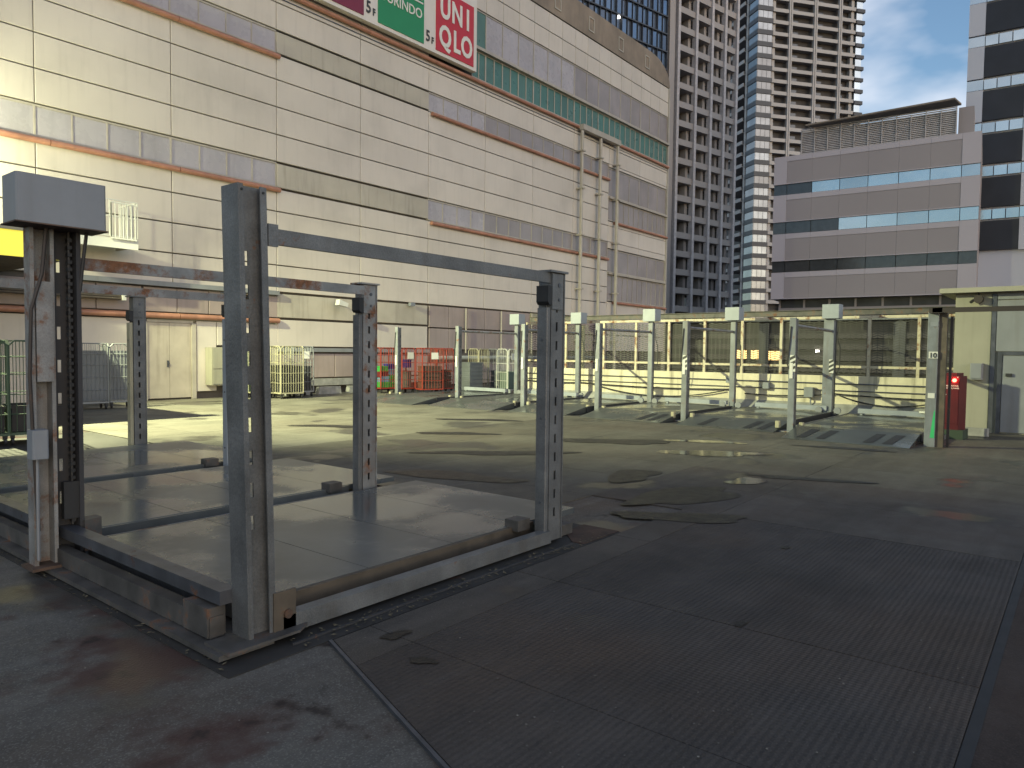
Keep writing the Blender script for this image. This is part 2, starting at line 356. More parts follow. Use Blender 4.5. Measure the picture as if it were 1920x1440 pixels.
puddle(9.4, 12.2, .9, .22, 'damp oval lit by the flood light', R(-55), 11)
puddle(12.6, 11.0, 1.0, .2, 'damp oval before the second far ramp', R(-55), 12)
puddle(8.3, 4.6, .5, .3, 'shallow puddle behind the slotted post', R(10), 13)

puddle(2.72, 2.98, .09, .045, 'small dark oil spot beside the first lift beam', R(-20), 31)
puddle(2.58, 2.62, .07, .04, 'dark spot at the end of the plate joint', R(-70), 32)
puddle(6.05, 1.9, .05, .03, 'little oil spot on the ribbed plates', 0, 33)
puddle(4.15, 1.55, .06, .025, 'small stain on the plate joint', 0, 34)
puddle(13.2, 3.2, .8, .14, 'thin damp streak before the ramp beside post 10', R(-75), 35)
# ------------------------------------------------------------------ shopping building with the long cream wall
WY = 22.0
mall = thing('department_store', (20, WY, 0), 'long cream panelled shop building with shop signs and terracotta pipes', 'building')
mo = (20, WY, 0)
PW = 3.64
JX = [7.25+PW*k for k in range(-3, 11)]       # vertical joints; the last is the far corner
XE = JX[-1]
B(-4, XE-.05, WY+.14, WY+16, -14, 19.0).build('wall_core', M_WALLB, mall, mo)
_pc = {}
def panel(x0, x1, z0, z1, m, name='wall_panel', y=0.0, th=.1, gx=.022, gz=.035):
    k = (round(x1-x0, 2), round(z1-z0, 2), m.name, th, gx, gz)
    if k not in _pc:
        W, H_ = (x1-x0)-gx, (z1-z0)-gz; c = .012
        q = MB(); q.v = [(-W/2+c, -th, -H_/2+c), (W/2-c, -th, -H_/2+c), (W/2-c, -th, H_/2-c), (-W/2+c, -th, H_/2-c),
                         (-W/2, -th+c, -H_/2), (W/2, -th+c, -H_/2), (W/2, -th+c, H_/2), (-W/2, -th+c, H_/2),
                         (-W/2, 0, -H_/2), (W/2, 0, -H_/2), (W/2, 0, H_/2), (-W/2, 0, H_/2)]
        q.f = [(0, 1, 2, 3)]+[(a, (a+1) % 4, (a+1) % 4+4, a+4)[::-1] for a in range(4)]+[(a+4, (a+1) % 4+4, (a+1) % 4+8, a+8)[::-1] for a in range(4)]
        _pc[k] = mesh(q, name, m)
    inst(name, _pc[k], mall, ((x0+x1)/2-mo[0], .1+y, (z0+z1)/2-mo[2]))
def panes(x0, x1, z0, z1, n, m, fr=M_FRAME, y=.06, lw=.05, vw=.03, name='window', tall=None):
    q = MB(); q.box(x0, x1, WY+y-.04, WY+.135, z1-lw, z1); q.box(x0, x1, WY+y-.04, WY+.135, z0, z0+lw)
    for i in range(n+1):
        x = x0+(x1-x0)*i/n; ww = vw if 0 < i < n else vw*1.5
        q.box(max(x0, x-ww/2), min(x1, x+ww/2), WY+y-.035, WY+.134, z0+lw, z1-lw)
    wn = q.build(name, fr, mall, mo)
    W = (x1-x0)/n-vw; H_ = z1-z0-2*lw; k = (round(W, 3), round(H_, 3), m.name)
    if k not in _pc: _pc[k] = mesh(B(-W/2, W/2, -.01, .01, -H_/2, H_/2), 'pane', m)
    for i in range(n):
        inst('pane', _pc[k], wn, (x0+(x1-x0)*(i+.5)/n-mo[0], y, (z0+z1)/2))
courses = [1.67, 2.62, 3.56, 4.48, 5.40, 6.32, 7.08, 8.01, 8.93, 9.86, 10.78, 11.62, 12.45, 13.36, 13.80]
bands = {1: 'low', 6: 'mid', 11: 'up'}
for b in range(len(JX)-1):
    x0, x1 = JX[b], JX[b+1]
    left = x1 < 14.6; midz = 14.5 < x0 < 21.8; tall = x0 > 36.3
    rgt = 21.8 < x0 and not tall
    for c in range(len(courses)-1):
        z0, z1 = courses[c], courses[c+1]
        if tall:
            if 9.2 < (z0+z1)/2 < 12.3 or 4.6 < (z0+z1)/2 < 7.9: continue
        if c in bands:
            if left:
                if c == 1: continue
                panes(x0, x1, z0+.06, z1-.02, 4, M_LAV); continue
            if midz:
                panel(x0, x1, z0+.05, z1-.05, M_BAND, 'olive_panel', gz=.03); continue
            if rgt:
                if c == 1: continue
                panes(x0, x1, z0+.02, z1-.02, 4, M_LAV if x0 < 25 else M_GLASSG); continue
        if rgt and z1 < 3.6: continue
        if c == 0 and (left): continue
        panel(x0, x1, z0, z1, M_WALL)
    if tall:
        for z0, zr, z1 in ((9.25, 10.55, 12.25), (4.62, 6.2, 7.6)):
            panes(x0, x1, zr+.08, z1, 3, M_GLASSG); panes(x0, x1, z0, zr-.08, 6, M_GLASSG)
            B(x0, x1, WY-.12, WY+.12, zr-.06, zr+.06).build('window_rail', M_FRAME, mall, mo)
        panel(x0, x1, 12.30, 12.45, M_WALL, gz=.01); panel(x0, x1, 8.93, 9.2, M_WALL, gz=.01); panel(x0, x1, 7.65, 8.01, M_WALL, gz=.01)
        panel(x0, x1, 4.3, 4.55, M_WALL, gz=.01)
    if x0 > 21.8:
        xa = max(x0, 24.5)
        panes(xa, x1, 13.86, 15.1, 6 if x0 > 25 else 2, M_TEAL, vw=.05)
        if x0 > 25: panes(x0, x1, 15.25, 16.92, 3 if x0 > 32 else 3, M_GLASSG if x0 > 32 else M_LAV, vw=.05)
        else: panes(xa, x1, 15.25, 16.92, 1, M_TEAL)
        B(xa, x1, WY-.16, WY+.12, 15.11, 15.24).build('window_rail', M_FRAME, mall, mo)
        for s in range(3):
            u0, u1 = x0+PW/3*s, x0+PW/3*(s+1)
            panel(u0, u1, 16.95, 17.86, M_WALL); panel(u0, u1, 17.86, 18.8, M_WALL)
    else:
        for s in range(3):
            u0, u1 = x0+PW/3*s, x0+PW/3*(s+1); panel(u0, u1, 16.95, 17.86, M_WALL); panel(u0, u1, 17.86, 18.8, M_WALL)
        panel(x0, x1, 13.8, 15.4, M_WALL); panel(x0, x1, 15.4, 16.95, M_WALL)
B(XE-.04, XE+.12, WY-.06, WY+.3, -14, 18.8).build('corner_trim', M_FRAME, mall, mo)
B(XE-.03, XE+.02, WY+.31, WY+16, -14, 18.8).build('end_wall', M_PARA, mall, mo)
# parapet band with a rounded far end
q = MB(); zt = 20.35; pts = [(-4, 18.84), (XE+.1, 18.84)]
for i in range(9):
    a = i/8*math.pi/2; pts.append((XE+.1-2.6*(1-math.cos(a)), 18.95+(zt-18.95)*math.sin(a)))
pts.append((-4, zt)); q.prismy(pts, WY-.02, WY+.5); q.build('parapet_band', M_PARA, mall, mo)
for k, x in enumerate((31.0, 34.2, 37.4, 40.6)):
    q = MB(); q.box(x-.28, x+.28, WY-.06, WY-.022, 19.15, 19.22); q.box(x-.28, x+.28, WY-.06, WY-.022, 19.85, 19.92)
    q.box(x-.28, x-.22, WY-.06, WY-.022, 19.22, 19.85); q.box(x+.22, x+.28, WY-.06, WY-.022, 19.22, 19.85); q.build('vent_frame', M_FRAME, mall, mo)
for x0, x1, z, rr in ((-3, 14.6, 7.03, .085), (-3, 14.55, 2.56, .085), (-3, 14.6, 11.53, .085), (-3, XE, 13.72, .085), (21.9, 36.3, 11.53, .08), (21.9, 36.3, 6.98, .08),
                      (36.9, XE, 9.16, .08), (36.9, XE, 4.52, .08)):
    n_ = max(1, round((x1-x0)/PW)); st = (x1-x0)/n_
    for i in range(n_):
        MB().tube((x0+st*i+.01, WY-.09, z), (x0+st*(i+1)-.01, WY-.09, z), rr, 20).build('sill_pipe', M_TERRA, mall, mo)
# wire line under the upper pipe
B(-3, XE, WY-.03, WY-.006, 13.50, 13.53).build('wall_cable', M_GALVD, mall, mo)
# vertical duct frame near the far end
q = B(33.0, 36.98, WY-.42, WY-.16, 13.55, 13.84); q.build('duct_header', M_FRAME, mall, mo)
for x in (33.0, 34.88, 36.76):
    q = MB().cbox(x+.02, x+.17, WY-.36, WY-.2, .5, 13.54, .03)
    for z in (2.2, 5.0, 7.9, 10.4, 12.4): q.box(x-.03, x+.23, WY-.43, WY-.02, z, z+.08)
    q.build('vertical_duct', M_FRAME, mall, mo)
# lower zone left: louvre band, door, gutter
panel(-.03, 3.61, 1.67, 2.5, M_WALL)
for x0, x1 in ((3.61, 7.25), (7.25, 10.05)): panel(x0, x1, .0, 2.46, M_WALL)
for i in range(5): panel(3.61+i*1.27, 3.61+(i+1)*1.27, 2.66, 3.42, M_PINK, 'transom_panel')
for i in range(3): panel(10.0+i*1.02, 10.0+(i+1)*1.02, 2.66, 3.42, M_PINK, 'transom_panel')
panel(13.9, 14.55, 2.66, 3.42, M_PINK, 'transom_panel')
q = B(13.06, 13.9, WY+.02, WY+.06, 2.7, 2.74); q.box(13.06, 13.9, WY+.02, WY+.06, 3.38, 3.42); q.box(13.06, 13.1, WY+.02, WY+.06, 2.74, 3.38); q.box(13.86, 13.9, WY+.02, WY+.06, 2.74, 3.38)
lv = q.build('louvre', M_FRAME, mall, mo)
slm = mesh(MB().prism([(-.37, -.05), (.37, -.05), (.37, .02), (-.37, .02)], -.008, .008), 'slat', M_GALVD)
for i in range(7): o = inst('slat', slm, lv, (13.48-mo[0], .06, 2.78+i*.088)); o.rotation_euler.x = .5
B(7.8, 14.5, WY-.2, WY-.03, 3.44, 3.58).build('gutter', M_HUTG, mall, mo)
panel(12.3, 14.55, 1.67, 2.46, M_WALL); panel(11.62, 12.3, .2, 2.46, M_WALL); panel(12.3, 14.55, .35, 1.64, M_BAND, 'base_panel')
dr = B(10.09, 11.52, WY-.005, WY+.05, 2.36, 2.44).box(11.46, 11.6, WY-.03, WY+.05, 0, 2.36).box(10.02, 10.09, WY-.03, WY+.05, 0, 2.36).build('door_frame', M_FRAME, mall, mo)
for x0, x1 in ((10.10, 10.77), (10.78, 11.45)):
    dd = B(x0, x1, WY+.02, WY+.06, .05, 2.35).build('door', mat('beige_door', (.42, .37, .30), .55, var=.08, streak=.4, rust=.06), mall, mo)
    if x0 < 10.5: MB().tube((10.72, WY-.03, 1.12), (10.72, WY+.02, 1.12), .03, 8).box(10.69, 10.75, WY+.0, WY+.02, 1.0, 1.2).build('door_handle', M_GALVD, dd, mo)
# recessed base beyond x = 14.55
for i in range(6):
    panel(14.55+i*1.22, 14.55+(i+1)*1.22, .55, 1.45, M_PINK, 'base_panel', y=.02)
B(14.55, 21.9, WY-.06, WY+.06, 1.50, 1.64).build('ledge', M_HUTG, mall, mo)
B(14.55, 21.9, WY-.22, WY+.05, .28, .52).build('ledge', M_CURB, mall, mo)
for i in range(12):
    panel(21.9+i*1.214, 21.9+(i+1)*1.214, 2.58, 3.52, M_PINK, 'lower_panel'); panel(21.9+i*1.214, 21.9+(i+1)*1.214, 1.64, 2.56, M_PINK, 'lower_panel')
    panel(21.9+i*1.214, 21.9+(i+1)*1.214, .1, 1.1, M_PINK, 'base_panel', y=.02)
B(29, 31, WY-.05, WY-.008, 2.95, 3.52).build('notice', M_CREAMC, mall, mo)
MB().tube((21.9, WY-.25, 1.3), (36, WY-.25, 1.3), .09, 10).build('service_pipe', M_HUTG, mall, mo, smooth=True)
for x in (24.1, 26.6, 29.0): MB().tube((x, WY-.12, 1.5), (x, WY-.12, 3.5), .035, 6).build('downpipe', M_FRAME, mall, mo)
tag(B(11.9, 12.62, WY-.42, WY-.02, .42, 1.62).box(11.93, 12.59, WY-.435, WY-.421, .95, 1.59).box(11.93, 12.59, WY-.435, WY-.421, .46, .90).build('utility_cabinet', M_HUT, None, (12.26, WY-.2, .42)), 'pale grey utility cabinet mounted low on the wall beside the double door', 'cabinet')

# shop sign board
sg = thing('sign_board', (14, 21.75, 13.75), 'white sign board with green and red shop name panels high on the cream wall', 'sign')
so = (14, 21.75, 13.75)
B(6, 24.36, 21.62, 21.88, 13.92, 17.1).build('board', M_SWHT, sg, so)
B(6, 24.4, 21.60, 21.9, 17.101, 17.16).build('board_cap', M_FRAME, sg, so)
def signpanel(x0, x1, z0, z1, m):
    return B(x0, x1, 21.59, 21.619, z0, z1).build('sign_panel', m, sg, so)
rot = (R(90), 0, 0)
def stext(par, body, size, m, x, z, bold, align='CENTER', sx=1): return text('lettering', body, size, m, par, (x-so[0], -.175, z-so[2]), rot, bold, .01, align, sx)
p_ = signpanel(21.80, 24.13, 14.06, 16.62, M_SRED)
for ch, x in zip('UNI', (22.32, 23.05, 23.72)): stext(p_, ch, 1.22, M_STXT, x, 15.50, .035, sx=.74)
for ch, x in zip('QLO', (22.32, 23.03, 23.66)): stext(p_, ch, 1.22, M_STXT, x, 14.33, .035, sx=.74)
p_ = signpanel(18.68, 21.10, 14.06, 16.62, M_GREEN)
stext(p_, 'YURINDO', .54, M_STXT, 19.89, 14.98, .004, sx=.90); stext(p_, '有隣堂', .78, M_STXT, 19.9, 15.62, .004)
p_ = signpanel(15.4, 17.98, 14.06, 16.62, M_MAR)
for x in (21.22, 18.10):
    stext(sg, '5', .62, M_BTXT, x+.12, 14.25, .01, sx=.8).location.y = -.15; stext(sg, 'F', .36, M_BTXT, x+.38, 14.23, .01, sx=.8).location.y = -.15

# balcony, awning, yellow sign at the near end of the wall
bo = (8.2, 21.4, 4.4)
bal = thing('wall_balcony', bo, 'small white railed service balcony on the cream wall', 'balcony')
B(7.0, 9.36, 20.9, 21.93, 4.42, 4.5).box(7.0, 9.36, 20.86, 20.9, 4.3, 4.56).build('platform', M_WHITE, bal, bo)
q = MB()
for z in (4.62, 5.15, 5.6): q.box(7.0, 9.36, 20.88, 20.91, z-.015, z+.015)
q.build('rail', M_WHITE, bal, bo)
bm = mesh(B(-.011, .011, -.011, .011, 0, 1.0), 'baluster', M_WHITE)
for i in range(17): inst('baluster', bm, bal, (7.02+i*.146-bo[0], 20.895-bo[1], 4.6-bo[2]))
for i in range(7): inst('baluster', bm, bal, (9.345-bo[0], 21.02+i*.14-bo[1], 4.6-bo[2]))
B(9.33, 9.36, 20.92, 21.93, 5.585, 5.615).build('rail', M_WHITE, bal, bo)
gt = B(8.62, 8.65, 20.80, 20.83, 4.56, 5.52)
for i in range(7): gt.box(8.62+i*.105, 8.64+i*.105, 20.80, 20.82, 4.58, 5.5)
gt.box(8.62, 9.3, 20.795, 20.825, 5.5, 5.535).box(8.62, 9.3, 20.795, 20.825, 4.54, 4.575).build('gate', M_WHITE, bal, bo)
for x in (7.1, 9.2): MB().prism([(x, 20.92), (x+.05, 20.92), (x+.05, 21.93), (x, 21.93)], 4.34, 4.415).build('bracket', M_FRAME, bal, bo)
ao = (2.5, 20, 3.4)
aw = thing('entrance_canopy', ao, 'dark canopy with a lit yellow fascia behind the motor box', 'canopy')
B(-3, 6.4, 17.38, 21.88, 3.52, 3.94).build('roof', M_HUTG, aw, ao)
M_YELL = mat('lit_yellow_sign', (.85, .75, .06), .5, var=.03, emit=(.95, .84, .12), estr=.45)
B(-3, 6.42, 17.30, 17.379, 3.44, 3.97).build('sign_face', M_YELL, aw, ao); B(-3, 6.45, 17.25, 17.45, 3.971, 4.03).build('sign_cap', M_HUT, aw, ao)
sl = mesh(B(-4.6, 4.6, -.05, .05, -.02, .02), 'slat', M_BROWN)
for i in range(28): inst('slat', sl, aw, (1.75-ao[0], 17.5+i*.16-ao[1], .09))
so2 = (7, 21.8, 3.1)
sb = thing('shutter_box', so2, 'brown slatted shutter box on the wall to the side of the motor post', 'shutter')
for k in range(5): B(3.8, 9.22, 21.62+.02*k, 21.9, 2.96+k*.065, 3.01+k*.065).build('slat', M_BROWN, sb, so2)
B(9.23, 9.32, 21.55, 21.9, 2.93, 3.30).build('end_plate', M_WHITE, sb, so2)
# flood light pole outside the frame, small wall flood inside it
po = (FL.x-.1, 21.9, 7)
lp = thing('floodlight', (FL.x, 20, 8.3), 'yellow flood light on a wall arm above the yellow sign', 'floodlight')
fo = (FL.x, 20, 8.3)
MB().tube((FL.x-.15, 21.9, FL.z+.3), (FL.x-.15, FL.y, FL.z+.3), .04, 8).build('arm', M_GALV, lp, fo)
B(FL.x-.3, FL.x-.15, FL.y-.2, FL.y+.2, FL.z-.2, FL.z+.2).build('housing', M_GALVD, lp, fo)
q = MB(); az_ = [R(a) for a in (-68, -85, -105, -125, -150)]
for a, b in zip(az_, az_[1:]):
    pa_, pb_ = [(FL.x+.36*math.cos(t_), FL.y+.36*math.sin(t_)) for t_ in (a, b)]
    pc_, pd_ = [(FL.x+.37*math.cos(t_), FL.y+.37*math.sin(t_)) for t_ in (b, a)]
    q.prism([pa_, pd_, pc_, pb_], FL.z-.42, FL.z+.25)
q.build('added_shield', M_GALVD, lp, fo)  # unseen shield added to block flood light from the near deck
wf = thing('wall_light', (17.0, 21.7, 3.3), 'small white flood light on the cream wall beside the rusty post', 'light')
wo = (17.0, 21.7, 3.3)
MB().tube((16.98, 21.9, 3.38), (16.98, 21.6, 3.3), .02, 6).build('bracket', M_WHITE, wf, wo)
MB().prismy([(16.7, 3.22), (17.1, 3.16), (17.14, 3.3), (16.74, 3.42)], 21.4, 21.62).build('lamp_head', M_WHITE, wf, wo)
B(20.6, 20.85, 21.75, 21.89, 3.42, 3.55).build('junction_box', M_BOX, mall, mo)
# concrete kerb blocks at the foot of the wall
kb = MB().prismy([(-.5, 0), (.5, 0), (.46, .26), (-.46, .26)], -.1, .1); km = mesh(kb, 'kerb_block', M_CURB)
for i, (x, y) in enumerate(((14.9, 21.3), (16.2, 21.35), (17.5, 21.3))):
    o = bpy.data.objects.new('kerb_block', km); col.objects.link(o); o.location = (x, y, 0)
    tag(o, ['concrete kerb block beside the pale cage trolleys', 'concrete kerb block in the middle of three below the wall ledge', 'concrete kerb block half hidden by the rusty slotted post'][i], 'kerb block', 'concrete blocks below the wall ledge')

# ------------------------------------------------------------------ parapet and fence along the far side
par = thing('deck_parapet', (20.1, 9, 0), 'pale concrete parapet with rust streaks behind the far lifts', 'parapet'); pa = (20.1, 9, 0)
B(20.0, 20.25, 1.0, 15.42, .32, 1.06).build('parapet_wall', M_CONC, par, pa)
MB().prism([(19.72, 1.0), (20.3, 1.0), (20.3, 15.42), (19.72, 15.42)], -.014, .06).build('kerb', M_CURB, par, pa)
q = MB(); b0 = [(19.75, 1.0, .06), (20.0, 1.0, .33), (20.2, 1.0, .33), (20.2, 1.0, .06)]; b1 = [(x, 15.42, z) for x, y, z in b0]
q.v = b0+b1; q.f = [(0, 1, 2, 3), (7, 6, 5, 4), (0, 4, 5, 1), (1, 5, 6, 2), (3, 2, 6, 7), (0, 3, 7, 4)]; q.build('kerb_slope', M_CURB, par, pa)
fe = thing('mesh_fence', (20.1, 9, 1.06), 'flaking white steel fence with dark wire mesh on top of the parapet', 'fence'); fo = (20.1, 9, 1.06)
FP = [15.37, 13.7, 12.23, 11.06, 9.94, 8.8, 7.68, 6.59, 5.44, 4.38, 3.26, 2.2]
for y in FP: B(20.06, 20.13, y-.035, y+.035, 1.06, 2.55).build('post', M_FENCE, fe, fo)
for z, t in ((2.58, .035), (1.30, .03)):
    for a, b in zip(FP, FP[1:]): B(20.05, 20.12 if z < 2 else 20.13, b+.037 if z < 2 else b, a-.037 if z < 2 else a-.002, z-t, z+t).build('rail', M_FENCE, fe, fo)
for a, b in zip(FP, FP[1:]):
    q = MB(); y0, y1 = b+.06, a-.06; z0, z1 = 1.1, 2.5; p = .062
    rows = int((z1-z0)/p)
    for i in range(rows+1):
        z = z0+i*p; nseg = int((y1-y0)/.12); yy = [y0+(y1-y0)*k/nseg for k in range(nseg+1)]
        for k in range(nseg):
            za, zb = (z+.022, z-.022) if k % 2 else (z-.022, z+.022); zb, za = zb, za
            q.v += [(20.15, yy[k], za-.009), (20.15, yy[k+1], zb-.009), (20.15, yy[k+1], zb+.009), (20.15, yy[k], za+.009)]; n0 = len(q.v); q.f.append((n0-4, n0-3, n0-2, n0-1))
    nv = int((y1-y0)/.12)
    for k in range(nv+1):
        y = y0+(y1-y0)*k/nv; q.v += [(20.152, y-.006, z0), (20.152, y+.006, z0), (20.152, y+.006, z1), (20.152, y-.006, z1)]; n0 = len(q.v); q.f.append((n0-4, n0-3, n0-2, n0-1))
    o = q.build('wire_mesh', M_MESH, fe, fo, 'stuff')
tr = B(20.45, 20.6, 1.0, 15.5, 2.66, 2.80).box(20.4, 20.65, 1.0, 15.5, 2.80, 2.815)
tag(tr.build('cable_tray', M_GRIME, None, (20.5, 9, 2.7)), 'grey steel cable tray running just above the mesh fence', 'cable tray')
# pipe by the fence end
tag(MB().tube((20.35, 13.25, -.5), (20.35, 13.25, 2.5), .11, 12).tube((20.35, 13.25, 1.6), (20.35, 13.25, 1.66), .13, 12).build('drain_pipe', M_CREAMC, None, (20.35, 13.25, 0), smooth=False), 'thick cream drain pipe standing behind the fence near its far end', 'pipe')
# conduits and cables on the parapet
cd = [(19.96, 15.3, .86), (19.96, 1.2, .86)]
tag(MB().path(cd, .016, 6).build('conduit', M_GALVD, None, (19.96, 9, .8)), 'upper thin conduit along the concrete parapet', 'conduit', 'conduits on the parapet')
tag(MB().path([(19.96, 15.3, .68), (19.96, 1.2, .68)], .013, 6).build('conduit', M_GALVD, None, (19.96, 9, .7)), 'lower thin conduit along the concrete parapet', 'conduit', 'conduits on the parapet')
def sag(p0, p1, s, n=12): return [(p0[0]+(p1[0]-p0[0])*t, p0[1]+(p1[1]-p0[1])*t, p0[2]+(p1[2]-p0[2])*t-s*4*t*(1-t)) for t in [i/n for i in range(n+1)]]
cbls = [((19.92, 13.2, .62), (19.92, 7.9, .60), .06, 'black cable hugging the parapet behind the middle lifts'), ((19.9, 12.6, .6), (19.9, 8.1, .55), .28, 'black cable sagging deeply between two back posts'),
        ((19.9, 7.5, .5), (19.9, 5.2, .58), .05, 'black cable looping up to the small grey box'), ((19.9, 5.0, .55), (19.9, 2.6, .55), .22, 'black cable sagging behind the ramp beside post 10'),
        ((19.92, 5.2, .6), (19.92, 2.4, .55), .03, 'thick black cable tied along the parapet near post 10'), ((19.92, 15.3, .62), (19.92, 13.2, .6), .03, 'black cable at the far end of the parapet')]
for a, b, s, lab in cbls: tag(MB().path(sag(a, b, s), .018, 6).build('cable', M_BLACK, None, ((a[0]+b[0])/2, (a[1]+b[1])/2, a[2]), smooth=True), lab, 'cable')
for y, z, lab in ((5.75, .48, 'grey junction box hanging on the parapet between two far posts'), (7.95, .78, 'small weathered box at the top of the rust streaked parapet'), (6.9, .66, 'tiny grey box where the looping cable ends')):
    bx_ = MB().cbox(19.8, 19.985, y-.12, y+.12, z, z+.26, .015) if z < .6 else MB().cbox(19.84, 19.985, y-.09, y+.09, z, z+.17, .015)
    if z < .6: bx_.path([(19.9, y-.03, z), (19.9, y-.03, .15), (19.85, y+.03, .08)], .02)
    tag(bx_.build('junction_box', M_BOX, None, (19.9, y, z)), lab, 'junction box')

# ------------------------------------------------------------------ lift parts
def slotted(mb, x0, x1, y0, y1, z0, z1, sx, sw=.024, sh=.07, pitch=.175, start=.3, along='x'):
    """web plate (thin in y) with real slots at x = sx"""
    mb.box(x0, sx-sw/2, y0, y1, z0, z1); mb.box(sx+sw/2, x1, y0, y1, z0, z1)
    z = z0; k = start
    while k < z1-.25:
        mb.box(sx-sw/2, sx+sw/2, y0, y1, z, k); z = k+sh; k += pitch
    mb.box(sx-sw/2, sx+sw/2, y0, y1, z, z1); return mb

def slot_post(par, o, x, y, h, m, m2, sleeve_m, rusty=False):
    """slotted channel with a shorter guide sleeve on its near side, cap, roller and lifting rod"""
    q = MB(); slotted(q, x-.15, x+.02, y-.04, y-.03, .02, h, x-.07, .026, .075, .155, .22)
    q.box(x-.15, x-.14, y-.0295, y+.09, .02, h)
    po_ = q.build('post', m, par, o)
    B(x+.02, x+.032, y-.05, y+.09, .02, h).build('flange', M_RBAR if rusty else m, po_, o)
    B(x-.2, x+.05, y-.07, y+.11, h+.001, h+.018).build('post_cap', m2, po_, o)
    B(x-.139, x+.019, y+.02, y+.03, .03, h-.02).build('inner_track', M_DKSLOT, po_, o)
    B(x-.152, x+.0, y-.052, y-.041, h-.30, h-.01).build('head_plate', M_RBAR if rusty else m, po_, o)
    MB().tube((x-.06, y-.058, h-.1), (x-.06, y-.0525, h-.1), .018, 8).tube((x-.06, y-.058, h-.22), (x-.06, y-.0525, h-.22), .014, 8).build('bolt', M_GALVD, po_, o)
    q = MB().cbox(x-.205, x-.158, y-.04, y+.065, .06, 1.96, .006)
    sl_ = q.build('sleeve', sleeve_m, par, o)
    for z in (.35, 1.05, 1.7): MB().tube((x-.21, y+.01, z), (x-.2055, y+.01, z), .011, 8).build('bolt', M_GALVD, sl_, o)
    MB().tube((x-.18, y-.01, 1.95), (x-.18, y-.01, 2.1), .007, 6).build('lift_rod', M_BLACK, par, o)
    MB().prismy([(x-.21, 2.01), (x-.19, 1.985), (x-.153, 1.985), (x-.153, 2.14), (x-.21, 2.14)], y-.05, y+.07).build('roller_housing', M_BLACK, par, o)

def near_post(par, o, x, y, h):
    xl, xr = x-.083, x+.083
    q = MB(); slotted(q, xl+.012, xr-.012, y-.035, y-.025, .03, h, x-.012, .024, .078, .177, .62)
    q.box(xl, xl+.0115, y-.09, y+.07, .03, h); q.box(xl+.0118, xl+.03, y-.09, y-.08, .03, h)
    q.box(xr-.0115, xr, y-.09, y+.07, .03, h); q.box(xr-.038, xr-.0118, y-.09, y-.08, .03, h)
    q.v = [(a+.021*(2.1-c_), b_, c_) for a, b_, c_ in q.v]
    p = q.build('post', M_GALV, par, o)
    for dx in (-.069, .055): MB().tube((x+dx, y-.096, h-.03), (x+dx, y-.0905, h-.03), .007, 8).build('bolt', M_BLACK, p, o)
    return p

def pallet_plates(par, o, x0, x1, y0, y1, z, m, n=4, th=.05):
    for i in range(n):
        a, b = x0+(x1-x0)*i/n, x0+(x1-x0)*(i+1)/n
        B(a+.003, b-.003, y0, y1, z-th, z).build('pallet_plate', m, par, o)

